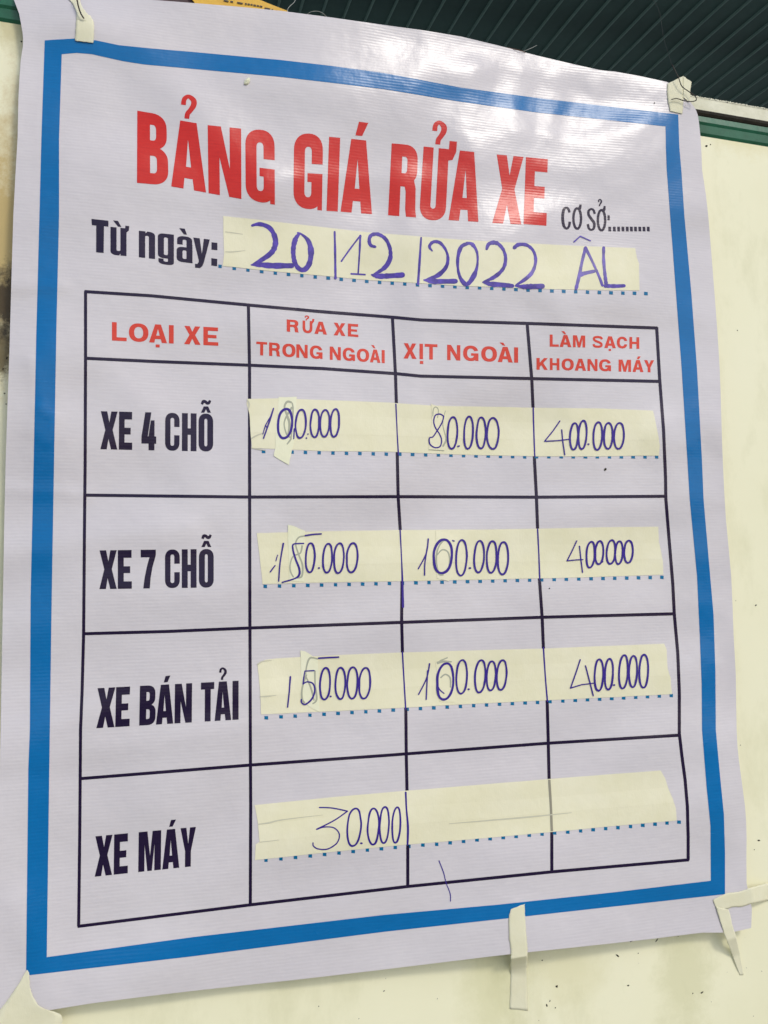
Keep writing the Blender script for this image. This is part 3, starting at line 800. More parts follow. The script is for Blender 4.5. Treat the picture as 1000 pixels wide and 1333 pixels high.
# ------------------------------------------------------------------ masking tape on the banner, with its writing
TP = .0004
def tape(name, outline, label, group=None, m=M_tape, off=TP, thick=.0002, jag=.15):
    pl = dense(outline, 3)
    if jag: pl = [(a + random.uniform(-jag, jag), b_ + random.uniform(-jag, jag)) for a, b_ in pl]
    o = film(name, union([(pl, [])]), m, off, thick, None)
    tag(o, label, 'tape', group); return o
def child(name, pieces, m, par, off, label=None, thick=0.):
    if isinstance(label, list):          # one part for each price, told apart by the table columns
        cuts = [516, 698] if len(label) == 3 else [425, 545, 740]; o = None
        for k, lb in enumerate(label):
            sel = [p for p in pieces if sum(sum(q[0] for q in p[0]) / len(p[0]) > c_ for c_ in cuts) == k]
            o = child(name, sel, m, par, off, lb)
        return o
    if name in ('crease_shade', 'redrawn_line', 'old_writing'):      # one part for each stroke or group of touching strokes
        for g in clusters(pieces):
            o = film(name, union(g), m, off, thick, par)
            if label and name != 'redrawn_line': o['label'] = label
        return o
    o = film(name, union(pieces), m, off, thick, par)
    if label: o['label'] = label
    return o
def zeros(f, lst, w):
    out = []
    for q in lst:
        cx, cy, rx, ry = q[:4]; ww_ = w * (q[4] if len(q) > 4 else 1); n = 14
        top = random.uniform(-.25, .25); tilt = random.uniform(-.05, .12) * (-1)
        pts = []
        for k in range(n):
            a = 2 * math.pi * k / n + .3
            e = 1 + random.uniform(-.035, .035)
            x_ = rx * math.copysign(abs(math.cos(a)) ** .9, math.cos(a)) * e; y_ = ry * math.sin(a)
            pts.append(f((cx + x_ + top * rx * (-math.sin(a)) ** 3 * .5 - .04 * y_, cy + y_))[0] + (ww_ * random.uniform(.88, 1.1),))
        out += stroke(pts, closed=True)
    return out
IK = .0006
def scribe(par, f, zs, strokes, w, ink, label, dotsl=()):
    pcs = zeros(f, zs, w)
    for s in strokes:
        pcs += stroke([p for p in f2(f, s)], wob=.25)
    for d in dotsl:
        c_ = f(d)[0]; r_ = w * .62
        pcs.append(([(c_[0] + r_ * math.cos(a * math.pi / 4), c_[1] + r_ * math.sin(a * math.pi / 4)) for a in range(8)], []))
    return child('handwriting', pcs, ink, par, IK, label)
def f2(f, s): return f(*s)

TG = 'masking tape strips carrying handwritten prices'
# date strip
tp = tape('tape_strip', [(290.6, 281), (380, 291), (480, 302.5), (600, 312), (720, 318.5), (827, 323), (829, 335), (832, 343), (832.5, 378), (720, 376.5), (600, 372), (480, 364.5), (400, 357), (340, 351.5), (290, 346), (292, 330), (291, 305)],
          'cream masking tape strip under the title, dated 20/12/2022 ÂL', TG, M_tape2)
a = cr(280, 275, .22); b2 = cr(480, 290, .24); c2 = cr(700, 240, .2)
pcs = []
for f, s in [(a, [(220, 84, 14), (265, 76, 26), (320, 96, 26), (350, 140, 30), (358, 190, 34), (338, 240, 30), (285, 282, 26), (222, 316, 12)]),
             (a, [(215, 317, 8), (265, 316, 30), (340, 322, 34), (455, 322, 32)]),
             (a, [(498, 134, 14), (475, 168, 30), (463, 230, 27), (470, 295, 28), (495, 338, 26), (530, 345, 30), (560, 305, 30), (568, 235, 34), (552, 175, 26), (515, 138, 14), (490, 128, 12)]),
             (a, [(708, 122, 13), (711, 250, 13), (713, 395, 15)]),
             (a, [(748, 295, 9), (800, 222, 9), (858, 146, 9)]), (a, [(860, 145, 14), (855, 250, 11), (847, 370, 9)]), (a, [(806, 370, 11), (888, 375, 11)]),
             (b2, [(36, 130, 14), (12, 122, 18), (3, 95, 20), (14, 68, 20), (50, 62, 20), (92, 88, 20), (116, 140, 19), (116, 195, 24), (85, 245, 24), (22, 284, 10)]),
             (b2, [(16, 282, 10), (50, 290, 26), (110, 288, 28), (183, 283, 28)]),
             (b2, [(285, 80, 10), (277, 200, 12), (268, 332, 13)]),
             (b2, [(345, 152, 8), (330, 130, 16), (348, 105, 18), (385, 107, 18), (417, 145, 14), (430, 190, 16), (420, 240, 20), (375, 285, 24), (303, 312, 10)]),
             (b2, [(300, 310, 8), (340, 317, 26), (400, 318, 28), (472, 317, 26)]),
             (b2, [(540, 112, 16), (503, 130, 22), (484, 190, 19), (486, 260, 14), (505, 312, 22), (535, 333, 24), (572, 285, 26), (590, 225, 12), (588, 160, 14), (562, 117, 20), (532, 110, 14)]),
             (b2, [(640, 142, 14), (655, 113, 22), (695, 110, 22), (730, 145, 17), (743, 195, 18), (730, 248, 20), (685, 292, 22), (622, 322, 10)]),
             (b2, [(620, 322, 8), (660, 332, 26), (720, 336, 26), (780, 342, 20)]),
             (b2, [(790, 135, 22), (815, 118, 22), (860, 122, 18), (895, 155, 17), (906, 205, 17), (892, 260, 19), (857, 300, 22), (800, 338, 10)]),
             (b2, [(796, 342, 8), (840, 346, 24), (890, 345, 28), (943, 344, 26)]),
             (c2, [(250, 680, 22), (272, 590, 22), (290, 500, 18), (312, 415, 22)]), (c2, [(312, 412, 20), (360, 510, 16), (400, 600, 18), (422, 658, 18)]),
             (c2, [(280, 586, 30), (320, 575, 26), (385, 562, 18)]),
             (c2, [(430, 412, 20), (430, 500, 20), (440, 600, 22), (447, 655, 24)]), (c2, [(442, 660, 26), (500, 662, 24), (563, 660, 22)])]:
    pcs += stroke(f(*s), wob=.15)
child('handwriting', pcs, M_ink, tp, IK, ['violet marker digits 20', 'violet marker digits 12 after a slash', 'violet marker digits 2022 after a slash', 'violet marker letters ÂL'])
child('crease_shade', stroke(a((60, 122, 5), (110, 128, 7), (165, 136, 3)), cap=False) + stroke(a((60, 240, 4), (110, 240, 8), (180, 232, 2)), cap=False), M_crease_shade, tp, TP + .00012, 'painted shade of wrinkles in the tape end')
film('pen_mark', union(stroke(c2((238, 373, 10), (278, 337, 9), (345, 367, 7)), smooth=False)), M_ink, IK, 0, banner)['label'] = 'violet circumflex drawn above the A'

def patch(outline, label, m=M_patch):
    return tape('tape_patch', outline, label, 'small tape patches covering old digits', m, .0008, .0002, .3)
PO = .0009
def price(outline, label, seam, **kw):
    o = tape('tape_strip', outline, label, TG)
    o2 = film('overlap', union([(seam, [])]), M_tape2, TP + .00012, 0, o); o2['label'] = 'band where two strips overlap'
    return o

f1 = cr(310, 500, .2); f2_ = cr(490, 510, .21); f3 = cr(680, 510, .2)
s1 = price([(322, 519.4), (364, 518.4), (430, 521), (508, 524), (562, 528), (640, 529.5), (700, 530.8), (780, 531.5), (850, 534.4), (852, 542), (857, 566), (859, 580), (858, 593), (780, 594), (700, 594), (600, 591.8), (508, 588), (418, 587), (328, 583), (326, 560), (325, 540), (321, 525)],
           'cream tape strip in the XE 4 CHỖ row reading 100.000, 80.000, 400.000', [(326.5, 541), (420, 542), (508, 543), (600, 548), (700, 550), (853, 552), (856, 573), (700, 572.5), (600, 571), (508, 567), (420, 565), (327, 563)])
w = 2.5
pcs = zeros(f1, [(306, 257, 46, 95, 1.3), (408, 258, 33, 92), (500, 255, 28, 90), (565, 255, 30, 87), (630, 252, 28, 90)], w)
for s in [[(231, 158, 9), (210, 225, 12), (188, 290, 10), (166, 352, 9)], [(216, 202, 6), (182, 262, 7), (172, 290, 7), (162, 325, 6)], [(178, 265, 6), (188, 290, 6), (178, 318, 6)], [(366, 292, 10), (363, 355, 8)], [(445, 350, 10), (446, 351, 10)], [(455, 325, 9), (456, 325, 9)], [(435, 310, 8), (436, 311, 8)]]:
    pcs += stroke(f1(*s))
pcs += zeros(f2_, [(472, 255, 30, 98), (572, 253, 27, 100), (650, 255, 28, 96), (723, 258, 36, 96)], w)
pcs += stroke(f2_((416, 150, 8), (395, 138, 8), (366, 146, 8), (356, 185, 8), (368, 225, 8), (392, 262, 8), (405, 300, 8), (396, 338, 8), (365, 346, 8), (335, 328, 9), (328, 300, 8), (332, 284, 8), (352, 278, 8), (378, 240, 8), (408, 190, 8), (418, 152, 8))) + stroke(f2_((507, 338, 11), (514, 336, 10)))
pcs += zeros(f3, [(338, 290, 26, 86), (393, 280, 26, 92), (492, 288, 28, 90), (560, 287, 28, 84), (630, 287, 32, 84)], w)
for s in [[(245, 190, 8), (200, 255, 8), (147, 320, 8)], [(147, 322, 8), (230, 318, 7), (302, 309, 7)], [(257, 247, 8), (265, 330, 8), (277, 410, 8)], [(429, 341, 11), (433, 341, 11)]]: pcs += stroke(f3(*s), smooth=False)
child('handwriting', pcs, M_pen, s1, PO + .0002, ['violet pen price 100.000', 'violet pen price 80.000', 'violet pen price 400.000'])
child('redrawn_line', stroke([(515.5, 526, 1.8), (517, 560, 1.6), (518.8, 592, 1.8)]) + stroke([(694.3, 531, 1.9), (695, 560, 2.0), (696.3, 594, 1.8)]), M_pen, s1, TP + .0003, 'column lines drawn again in pen')
child('crease_shade', stroke(f1((85, 355, 9), (120, 335, 9), (160, 320, 4)), cap=False) + stroke(f1((85, 415, 4), (130, 423, 6), (180, 432, 3)), cap=False) + stroke(f1((58, 100, 8), (72, 130, 12), (66, 165, 7)), cap=False), M_crease_shade, s1, TP + .00035)
pt = patch(f1((265, 85), (380, 82), (378, 330), (350, 430), (331, 528), (232, 466), (245, 400), (245, 300), (258, 200)), 'pale tape patch with pointed lower end behind 100.000, XE 4 CHỖ row')
child('old_writing', stroke(f1((350, 120, 12), (320, 115, 14), (302, 150, 12), (318, 200, 14), (335, 260, 16), (325, 330, 12), (305, 345, 8)), cap=False) + stroke(f1((352, 150, 14), (318, 205, 12), (300, 260, 8), (318, 330, 10), (345, 352, 12), (318, 392, 8)), cap=False) + stroke(f1((352, 120, 8), (358, 180, 10), (345, 360, 8)), cap=False), M_ghost, pt, PO + .00005, 'faint grey old digit 8')
pt = patch(f2_((340, 75), (365, 85), (432, 100), (430, 330), (420, 364), (326, 360), (330, 280), (345, 180)), 'faint tape patch under the digit 8 of the price 80.000', M_tape2)
child('old_writing', stroke(f2_((350, 150, 5), (355, 105, 6), (372, 95, 6), (385, 115, 5), (380, 160, 5))) + stroke(f2_((428, 118, 4), (412, 200, 5), (432, 290, 8), (415, 335, 12))) + stroke(f2_((326, 358, 4), (420, 364, 4))), M_ghost, pt, PO + .00005, 'faint grey old digit')

f4 = cr(320, 670, .2); f5 = cr(500, 670, .21); f6 = cr(680, 670, .2)
s2 = price([(334.4, 694), (374, 693), (420, 691.6), (517, 690), (634, 689.3), (710, 688), (780, 686.5), (857, 685.6), (858, 706), (861, 720), (863, 730), (863.6, 748), (780, 751), (702, 753), (600, 755), (517, 756.5), (430, 758), (342, 760.5), (340, 740), (337, 715)],
           'cream tape strip above the dotted line in the XE 7 CHỖ row, second price strip', [(337, 713), (517, 711), (702, 709), (858.5, 707), (861.5, 728), (702, 731), (517, 733.5), (339.5, 738)])
pcs = zeros(f4, [(420, 280, 29, 95), (533, 283, 30, 94), (607, 283, 32, 97), (693, 280, 35, 95)], w)
for s in [[(245, 188, 12), (232, 260, 9), (222, 330, 9), (215, 432, 9)], [(160, 372, 9), (175, 352, 8), (191, 331, 8)], [(197, 300, 7), (202, 280, 7), (208, 262, 6)],
          [(377, 187, 9), (345, 188, 9), (309, 194, 10), (308, 230, 12), (325, 290, 13), (348, 350, 14), (348, 392, 15), (318, 416, 10), (238, 440, 9)], [(388, 136, 10), (440, 128, 10), (492, 125, 9)], [(475, 347, 11), (479, 347, 11)]]: pcs += stroke(f4(*s))
pcs += zeros(f5, [(365, 258, 56, 104, 1.3), (480, 267, 33, 110), (590, 260, 30, 98), (668, 262, 30, 98), (738, 270, 32, 100)], w)
for s in [[(275, 150, 9), (262, 240, 8), (213, 335, 8)], [(270, 195, 8), (254, 300, 8), (252, 375, 8)], [(425, 160, 8), (436, 163, 7)], [(530, 331, 11), (536, 331, 11)]]: pcs += stroke(f5(*s))
pcs += zeros(f6, [(445, 260, 27, 84), (502, 247, 26, 75), (578, 243, 28, 77), (630, 247, 24, 74), (692, 241, 28, 72)], w)
for s in [[(355, 170, 8), (325, 235, 8), (292, 300, 8)], [(292, 300, 8), (350, 294, 7), (395, 292, 7)], [(373, 205, 8), (382, 290, 8), (393, 375, 8)], [(521, 306, 10), (524, 306, 10)]]: pcs += stroke(f6(*s), smooth=False)
child('handwriting', pcs, M_pen, s2, PO + .0002, ['violet pen price 150.000', 'violet pen price 100.000', 'violet pen price 400.000'])
child('redrawn_line', stroke([(521, 690, 1.9), (523, 730, 1.7), (524, 757, 2.6), (524.8, 790, 3.0)]) + stroke([(700, 689, 1.9), (701.5, 720, 1.9), (702.8, 754, 2)]), M_pen, s2, TP + .0003, 'column lines drawn again in pen')
pt = patch(f4((273, 65), (330, 80), (385, 105), (382, 250), (380, 436), (285, 430), (278, 250)), 'pale tape patch with raised peak behind the 5, XE 7 CHỖ row')
child('old_writing', stroke(f4((388, 138, 10), (345, 148, 10), (325, 190, 9), (345, 260, 10), (370, 330, 12), (365, 400, 12), (330, 412, 8)), cap=False) + stroke(f4((368, 200, 12), (355, 250, 10), (310, 270, 9), (290, 320, 8), (292, 370, 9), (312, 408, 8)), cap=False), M_ghost, pt, PO + .00005, 'faint grey old digit 8')
pt = patch(f5((320, 98), (350, 104), (425, 130), (428, 380), (400, 412), (330, 395)), 'faint tape patch under the first zero of 100.000, XE 7 CHỖ row', M_tape2)
child('old_writing', stroke(f5((410, 170, 10), (370, 160, 12), (335, 210, 9), (325, 290, 9), (340, 365, 12), (370, 372, 10)), cap=False) + stroke(f5((330, 250, 7), (360, 218, 8), (395, 230, 9), (408, 280, 10), (400, 340, 8)), cap=False), M_ghost, pt, PO + .00005, 'faint grey old digit 6')

f7 = cr(320, 830, .2); f8 = cr(500, 830, .21); f9 = cr(690, 830, .21)
s3 = price([(335, 864), (345, 859), (360, 857), (440, 852.6), (520, 849.4), (620, 846.5), (708, 844.2), (800, 840.5), (864.7, 838), (868, 846), (869, 870), (873, 882), (874, 895), (875, 903.5), (800, 907.5), (712, 911.5), (600, 917), (520, 921.6), (430, 926), (340, 930), (339, 905), (337, 880)],
           'cream tape strip with three prices in the XE BÁN TẢI row', [(338, 884), (520, 871), (708, 864), (868.5, 860), (870, 880), (712, 884), (520, 895), (339, 906)])
pcs = zeros(f7, [(517, 300, 33, 103), (617, 298, 32, 102), (695, 295, 34, 102), (775, 297, 36, 100)], w)
for s in [[(291, 255, 11), (284, 350, 9), (273, 452, 9)], [(445, 215, 9), (385, 218, 9), (378, 260, 9), (373, 302, 9)], [(373, 302, 8), (400, 288, 9), (438, 300, 10), (450, 345, 11), (430, 400, 12), (388, 435, 10), (364, 423, 9), (362, 403, 9)], [(475, 134, 11), (540, 130, 11), (605, 127, 10)], [(551, 383, 11), (555, 383, 11)]]: pcs += stroke(f7(*s), smooth=len(s) > 4)
pcs += zeros(f8, [(380, 272, 50, 112, 1.25), (482, 243, 33, 104), (597, 240, 32, 100), (665, 237, 28, 90), (730, 232, 30, 92)], w)
for s in [[(283, 162, 9), (265, 250, 8), (215, 352, 8)], [(271, 205, 8), (266, 300, 8), (262, 383, 8)], [(330, 285, 8), (343, 320, 8), (372, 346, 7)], [(523, 320, 11), (527, 320, 11)]]: pcs += stroke(f8(*s))
pcs += zeros(f9, [(428, 232, 27, 97), (490, 227, 25, 95), (580, 212, 27, 103), (640, 210, 25, 97), (706, 208, 28, 102)], w)
for s in [[(312, 137, 8), (285, 220, 8), (252, 313, 8)], [(252, 313, 8), (320, 292, 7), (393, 283, 7)], [(345, 175, 8), (370, 270, 8), (393, 360, 8)], [(520, 294, 11), (524, 294, 11)]]: pcs += stroke(f9(*s), smooth=False)
child('handwriting', pcs, M_pen, s3, PO + .0002, ['violet pen price 150.000', 'violet pen price 100.000', 'violet pen price 400.000'])
child('redrawn_line', stroke([(524, 849, 2), (526, 885, 1.9), (528.3, 923, 2)]) + stroke([(707.6, 843, 2), (710, 880, 1.9), (712.8, 913, 2)]), M_pen, s3, TP + .0003, 'column lines drawn again in pen')
child('crease_shade', stroke(f7((78, 175, 10), (110, 155, 8), (170, 148, 3)), cap=False) + stroke(f7((90, 385, 5), (140, 382, 9), (200, 375, 3)), cap=False), M_crease_shade, s3, TP + .00035)
pt = patch(f7((357, 85), (385, 88), (470, 140), (478, 300), (480, 484), (420, 455), (365, 400), (360, 220)), 'pale pointed tape patch behind the 5, XE BÁN TẢI row')
child('old_writing', stroke(f7((470, 140, 8), (420, 132, 12), (398, 180, 10), (390, 240, 8)), cap=False) + stroke(f7((450, 215, 12), (452, 300, 9), (462, 400, 12), (435, 432, 8)), cap=False) + stroke(f7((395, 240, 12), (368, 330, 10), (368, 400, 12), (385, 425, 10)), cap=False) + stroke(f7((390, 250, 8), (425, 330, 12), (445, 410, 8)), cap=False), M_ghost, pt, PO + .00005, 'faint grey old digits')
pt = patch(f8((318, 150), (395, 125), (425, 155), (440, 270), (438, 400), (345, 395), (335, 250)), 'faint tape patch under the first zero of 100.000, XE BÁN TẢI row', M_tape2)
child('old_writing', stroke(f8((328, 158, 16), (365, 148, 14), (420, 150, 8)), cap=False) + stroke(f8((345, 145, 8), (395, 124, 6)), cap=False) + stroke(f8((350, 250, 9), (380, 228, 9), (410, 250, 10), (412, 310, 8)), cap=False), M_ghost, pt, PO + .00005, 'faint grey old digit 6')

fa = cr(320, 1020, .24); fb = cr(520, 980, .38)
s4 = price([(331.4, 1048), (430, 1038), (526, 1029.6), (620, 1022), (716, 1014), (800, 1007.5), (860, 1003), (866, 1013), (870, 1026), (876, 1040), (880, 1053), (881, 1068), (800, 1075), (719.5, 1083), (620, 1092), (529, 1099.5), (430, 1109), (332, 1119.6), (333, 1099), (338, 1096), (336, 1073), (334, 1060)],
           'cream tape strip across the XE MÁY row reading 30.000', [(336, 1074), (430, 1063), (529, 1050), (717, 1038), (868, 1025), (877, 1045), (719, 1058), (529, 1073), (430, 1086), (338, 1096)])
pcs = zeros(fa, [(588, 237, 37, 102), (692, 233, 30, 98), (752, 225, 25, 98), (817, 225, 22, 96)], 2.4)
for s in [[(400, 130, 7), (450, 131, 7), (500, 138, 7), (552, 150, 7)], [(552, 150, 7), (480, 200, 7), (385, 248, 8)], [(385, 248, 8), (425, 236, 7), (478, 240, 7), (508, 275, 7), (495, 322, 7), (445, 355, 7), (395, 355, 7), (368, 340, 7), (365, 322, 7)], [(625, 324, 10), (630, 324, 10)]]: pcs += stroke(fa(*s))
child('handwriting', pcs, M_pen, s4, IK + .0001, 'violet pen price 30.000')
child('redrawn_line', stroke(fa((868, 48, 10), (872, 140, 9), (880, 235, 12), (878, 330, 10))), M_pen, s4, TP + .0003, 'column line drawn again in pen')
child('line_showing_through', stroke([(715.2, 1015, 3.2), (717, 1045, 3.2), (718.6, 1082, 3.2)], cap=False), mat('line_under_tape', (.30, .28, .21), .6, .35), s4, TP + .0003, 'table line showing faintly through the tape')
child('crease_shade', stroke(fa((68, 221, 5), (130, 212, 8), (200, 196, 6), (420, 170, 2)), cap=False) + stroke(fb((170, 243, 2), (300, 232, 4), (440, 220, 5), (590, 205, 2)), cap=False) + stroke(fa((75, 318, 4), (180, 306, 3)), cap=False), M_crease_shade, s4, TP + .00035)

# ------------------------------------------------------------------ tape that holds the banner up
def ribbon(name, pl_px, ys, label, m=M_walltape, thick=.0004, group='tape pieces holding the banner to the wall', cat='tape'):
    """tape patch off the sheet: outline pixels with their own distances from the wall"""
    n = len(pl_px); pts = [at(np.array(p, float), y) for p, y in zip(pl_px, ys)]
    tr = union([([p for p in pl_px], [])])
    key = {(round(p[0], 2), round(p[1], 2)): i for i, p in enumerate(pl_px)}
    vs = [tuple(p) for p in pts]; fs = []
    for t_ in tr:
        f = []
        for p in t_:
            k = min(range(n), key=lambda i: (pl_px[i][0] - p[0]) ** 2 + (pl_px[i][1] - p[1]) ** 2); f.append(k)
        if len(set(f)) == 3: fs.append(f)
    me = bpy.data.meshes.new(name); me.from_pydata(vs, [], fs); me.materials.append(m)
    o = link(name, me)
    sd_ = o.modifiers.new('thickness', 'SOLIDIFY'); sd_.thickness = thick; sd_.offset = 0
    return tag(o, label, cat, group)

def on_sheet(p):     # y of the sheet under a photo pixel
    x_, z_ = wpt(*p); return float(Y0 - hgt(np.array([x_]), np.array([z_]))[0])
def rib_auto(name, pl, side, label, front=.0010, m=M_walltape, n=4, cat='tape', wall_y=-.0006, group='tape pieces holding the banner to the wall', jag=.35, edge=None):
    n = 8; front = min(front, .0022) * .6; wall_y = -.0003
    """a strip of tape that lies on the sheet and goes down to the wall beyond the sheet's edge.
    pl: two rails (left, right) of pixels; side: 1 on the sheet, 0 on the wall, between for the step"""
    a_, b_ = pl; k = len(a_); V = []; F_ = []
    A_ = spline(a_, n); B_ = spline(b_, n); sdv = np.interp(np.arange(len(A_)) / n, range(k), side)
    m_ = 8
    for i in range(len(A_)):
        for j in range(m_ + 1):
            t_ = j / m_; p = (A_[i][0] * (1 - t_) + B_[i][0] * t_, A_[i][1] * (1 - t_) + B_[i][1] * t_)
            if j in (0, m_) or i in (0, len(A_) - 1): p = (p[0] + random.uniform(-jag, jag), p[1] + random.uniform(-jag, jag))
            ys_ = on_sheet(p) - front; y = ys_ * sdv[i] + wall_y * (1 - sdv[i])
            V.append(at(np.array(p), y - .00008 * math.sin(i * .5 + j * .7)))
    for i in range(len(A_) - 1):
        for j in range(m_):
            q = i * (m_ + 1) + j; F_.append((q, q + m_ + 1, q + m_ + 2, q + 1))
    o = mesh_obj(name, V, F_, m, None, True)
    md = o.modifiers.new('thickness', 'SOLIDIFY'); md.thickness = .00012; md.offset = 0
    return tag(o, label, cat, group)

g = cr(0, 0, .25)
rib_auto('fastening_tape', (g((399, 60), (397, 105), (394, 160), (391, 212)), g((470, 80), (488, 115), (490, 160), (487, 224))), [1, 1, 1, 1], 'short cream tape tab over the top blue border near the left corner', .0022)
rib_auto('fastening_tape', (g((345, -20), (375, 15), (395, 55), (400, 100)), g((415, -20), (425, 30), (455, 70), (488, 118))), [1, 1, 1, 1], 'twisted cream tape running up over the banner top near the left corner', .0034)
h_ = cr(780, 60, .22)
tr_tape = [h_((405, 225))[0], h_((450, 195))[0], h_((498, 176))[0], h_((520, 190))[0], h_((546, 214))[0], h_((540, 250))[0], h_((538, 290))[0], h_((530, 330))[0], h_((497, 338))[0], h_((498, 372))[0], h_((490, 405))[0], h_((468, 412))[0], h_((418, 385))[0], h_((410, 340))[0], h_((403, 290))[0]]
rib_auto('fastening_tape', (h_((405, 222), (404, 290), (412, 345), (420, 384)), h_((500, 176), (500, 262), (498, 345), (492, 402))), [1, 1, 1, 1], 'cream tape folded over the top right corner of the banner', .0016)
rib_auto('fastening_tape', (h_((497, 176), (498, 230), (499, 262), (497, 300)), h_((548, 212), (541, 250), (539, 290), (532, 332))), [1, 1, 1, 1], 'torn end of tape sticking out past the top right corner', .0028)
k5 = cr(640, 1130, .36)
rib_auto('fastening_tape', (k5((70, 148), (62, 185), (64, 250), (70, 300), (69, 328), (68, 352), (69, 385), (65, 510)), k5((120, 130), (122, 190), (127, 250), (130, 290), (130, 318), (129, 345), (128, 385), (132, 516))), [1, 1, 1, 1, 1, .35, 0, 0], 'upright cream tape from the bottom blue border down to the wall', .0012)
rib_auto('fastening_tape', (k5((800, 115), (850, 92), (900, 84), (940, 70), (1010, 52), (1060, 40)), k5((818, 160), (870, 142), (905, 140), (945, 128), (1010, 116), (1060, 108))), [1, 1, 1, 1, 0, 0], 'pale tape running from the lower right border corner out onto the wall', .0012, group='tape pieces holding the banner to the wall')
rib_auto('fastening_tape', (k5((812, 140), (832, 210), (850, 262), (872, 320), (898, 388)), k5((858, 150), (872, 210), (885, 250), (898, 310), (912, 386))), [1, 1, .9, .1, 0], 'thin curled tape hanging down from the lower right border corner', .0022)
l5 = cr(0, 1180, .3)
rib_auto('fastening_tape', ([(35, 1262), (24, 1281), (12, 1299), (-4, 1320), (-20, 1345)], [(38, 1266), (40, 1288), (52, 1310), (80, 1322), (78, 1345)]), [1, 1, 1, 1, 1], 'broad cream tape wrapping the lower left corner of the banner onto the wall', .0016)

# ------------------------------------------------------------------ wires, threads, scrap
def wire(name, pts, r, m, label, cat='wire', sub=8):
    """pts: (px, py, y)"""
    cu = spline([tuple(at(np.array(p[:2], float), p[2])) for p in pts], 6)
    V = []; F_ = []; n = len(cu)
    for i, p in enumerate(cu):
        d = np.array(cu[min(i + 1, n - 1)]) - np.array(cu[max(i - 1, 0)]); d /= np.linalg.norm(d) + 1e-9
        u = np.cross(d, [0, 1, 0]); u /= np.linalg.norm(u) + 1e-9; w_ = np.cross(d, u)
        for k in range(sub):
            a_ = 2 * math.pi * k / sub; V.append(np.array(p) + r * (u * math.cos(a_) + w_ * math.sin(a_)))
    for i in range(n - 1):
        for k in range(sub):
            F_.append((i * sub + k, i * sub + (k + 1) % sub, (i + 1) * sub + (k + 1) % sub, (i + 1) * sub + k))
    F_.append(tuple(range(sub))[::-1]); F_.append(tuple((n - 1) * sub + k for k in range(sub)))
    o = mesh_obj(name, V, F_, m, None, True); return tag(o, label, cat)
M_wire = mat('rusty_wire', (.035, .028, .02), .5, .5, Metallic=.4)
M_hair = mat('pale_thread', (.45, .45, .40), .5)
M_dkhair = mat('dark_thread', (.04, .04, .03), .5)
yy = on_sheet((878, 120)) 
wire('tie_wire', [h_((432, 110))[0] + (yy - .004,), h_((452, 150))[0] + (yy - .005,), h_((472, 192))[0] + (yy - .006,), h_((490, 238))[0] + (yy - .006,), h_((530, 268))[0] + (yy - .006,), h_((568, 296))[0] + (yy - .008,), h_((574, 320))[0] + (yy - .008,), h_((545, 328))[0] + (yy - .006,), h_((505, 324))[0] + (yy - .0055,), h_((480, 316))[0] + (yy - .005,), h_((455, 310))[0] + (yy - .005,), h_((428, 316))[0] + (yy - .004,)],
     .00062, M_wire, 'bent rusty tie wire through the tape at the top right corner')
wire('thread', [(800, -40, .05), (852, 2, .03), (864, 50, .01), (872, 75, -.01), (875, 86, yy - .004)], .00022, M_dkhair, 'thin dark thread hanging from the roof to the top right tape', 'thread', 5)
yl = on_sheet((108, 20))
wire('tie_wire', [g((395, -60))[0] + (yl - .006,), g((402, 0))[0] + (yl - .006,), g((412, 45))[0] + (yl - .0065,), g((424, 75))[0] + (yl - .006,), g((438, 97))[0] + (yl - .0045,)], .0008, M_wire, 'short dark wire hook under the tape at the top left')
g2 = cr(240, 0, .25)
wire('thread', [g2((585, -15))[0] + (.0,), g2((572, 12))[0] + (-.006,), g2((548, 34))[0] + (-.012,), g2((538, 55))[0] + (-.014,), g2((545, 95))[0] + (-.016,), g2((562, 130))[0] + (-.016,)], .0003, M_hair, 'pale curled thread beside the end of the yellow strap', 'thread', 5)
wire('thread', [g2((640, 74))[0] + (-.014,), g2((660, 62))[0] + (-.016,), g2((690, 58))[0] + (-.016,), g2((720, 68))[0] + (-.016,), g2((742, 88))[0] + (-.014,)], .0003, M_hair, 'pale looped thread on the banner top edge', 'thread', 5)
wire('thread', [(678, 68, -.012), (686, 65, -.015), (693, 62, -.016), (699, 59, -.017)], .0003, M_hair, 'pale bristle sticking up from the banner top edge', 'thread', 5)
wire('thread', [(660, 62, -.012), (675, 65, -.016), (684, 68, -.014)], .0004, mat('brown_fibre', (.16, .08, .05), .7), 'brown fibre on the banner top edge', 'thread', 5)

# yellow strap and dark scraps behind the sheet's top
def slab(name, pl, y, th, m, parent=None):
    tr = union([(pl, [])]); V = []; F_ = []
    loop = [tuple(at(np.array(p, float), y)) for p in pl]; n = len(pl)
    V = loop + [(a_[0], a_[1] + th, a_[2]) for a_ in loop]
    F_ = [tuple(range(n))[::-1], tuple(range(n, 2 * n))] + [(i, (i + 1) % n, n + (i + 1) % n, n + i) for i in range(n)]
    return mesh_obj(name, V, F_, m, parent)
M_yel = painted('yellow_strap', (.66, .36, .018), (.80, .47, .03), .5, 30)
st = slab('yellow_strap', g2((10, -45), (300, -45), (420, 10), (540, 57), (520, 75), (300, 60), (140, 45), (60, 20)), .012, .0015, M_yel)
tag(st, 'yellow strap with dark print lying along the banner top edge', 'strap')
M_mark = mat('strap_print', (.05, .03, .015), .6)
pl_m = []
for k, (x_, y_, wd) in enumerate([(205, -2, 26), (240, 3, 14), (275, 9, 30), (316, 15, 10), (330, 17, 12), (346, 19, 10), (360, 22, 14), (378, 25, 12), (393, 28, 14), (418, 38, 30), (455, 46, 8)]):
    pl_m.append((x_, y_, wd))
vv = []; ff = []
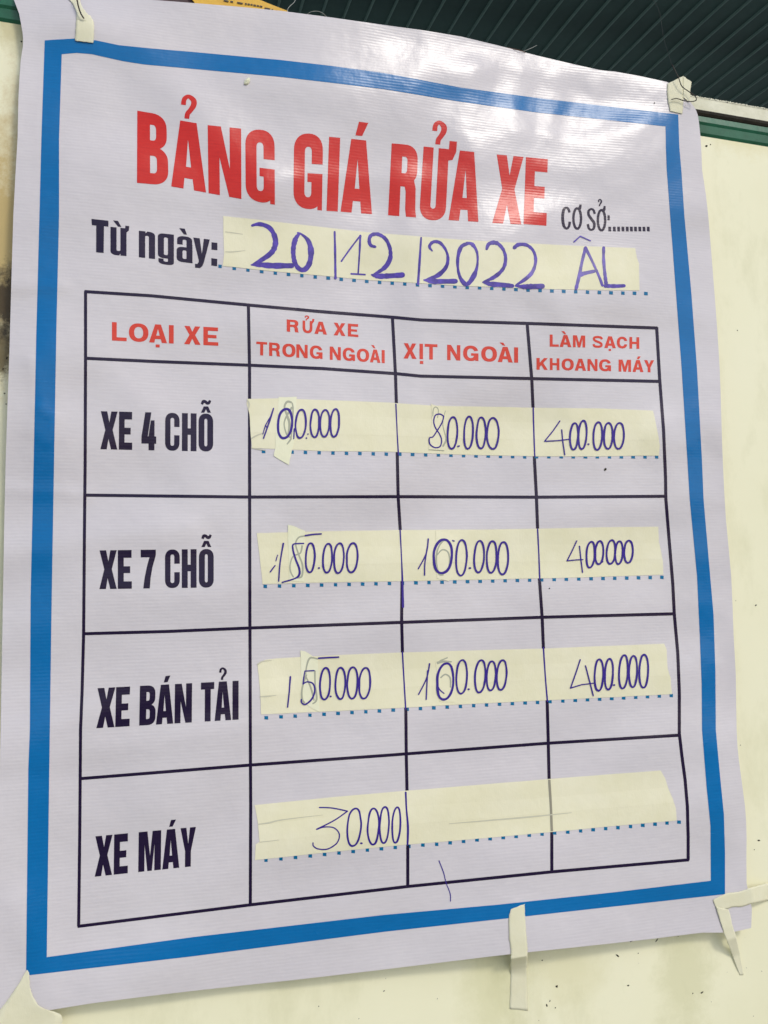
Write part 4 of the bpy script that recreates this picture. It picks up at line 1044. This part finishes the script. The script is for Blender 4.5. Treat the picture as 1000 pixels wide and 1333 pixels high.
for x_, y_, wd in pl_m:
    n = len(vv)
    for p in g2((x_, y_), (x_ + wd, y_ + wd * .18), (x_ + wd, y_ + wd * .18 + 8), (x_, y_ + 8)): vv.append(tuple(at(np.array(p), .0112)))
    ff.append((n, n + 1, n + 2, n + 3))
mk = mesh_obj('printed_marks', vv, ff, M_mark, st); mk['kind'] = 'stuff'
sc_ = slab('dark_scrap', cr(150, 0, .25)((60, -20), (420, -20), (435, 8), (380, 14), (240, 6), (235, 1), (225, 6), (120, 4)), .016, .004, painted('maroon_plastic', (.03, .010, .014), (.07, .03, .035), .6, 60))
tag(sc_, 'dark maroon scrap behind the banner top beside the yellow strap', 'scrap')
# crumbs stuck on the banner
def blob(name, px, r, m, label, el=(1, 1)):
    y = on_sheet(px); c_ = at(np.array(px, float), y - .0004); V = []; F_ = []
    n1, n2 = 8, 4
    for i in range(n2):
        th = i / n2 * math.pi / 2
        for k in range(n1):
            a_ = 2 * math.pi * k / n1; q = r * math.cos(th) * random.uniform(.75, 1.2)
            V.append((c_[0] + q * math.cos(a_) * el[0] + q * math.sin(a_) * .4, c_[1] - r * .7 * math.sin(th), c_[2] + q * math.sin(a_) * el[1]))
    V.append((c_[0], c_[1] - r * .8, c_[2]))
    for i in range(n2 - 1):
        for k in range(n1): F_.append((i * n1 + k, i * n1 + (k + 1) % n1, (i + 1) * n1 + (k + 1) % n1, (i + 1) * n1 + k))
    for k in range(n1): F_.append(((n2 - 1) * n1 + k, (n2 - 1) * n1 + (k + 1) % n1, n1 * n2))
    return tag(mesh_obj(name, V, F_, m), label, name.replace('_', ' '))
blob('paper_crumb', (322, 106), .0040, M_patch, 'small cream crumb stuck under the top blue border', (.8, 1.2))
blob('dirt_speck', (788, 611), .0017, M_dirt, 'dark speck under the 400.000 of the XE 4 CHỖ row')
blob('dirt_speck', (852, 134), .0010, M_dirt, 'tiny dark speck above the border near the top right corner', (.7, 1.3))
blob('dirt_speck', (715.5, 766), .0008, M_dirt, 'tiny speck under the 400.000 of the XE 7 CHỖ row')
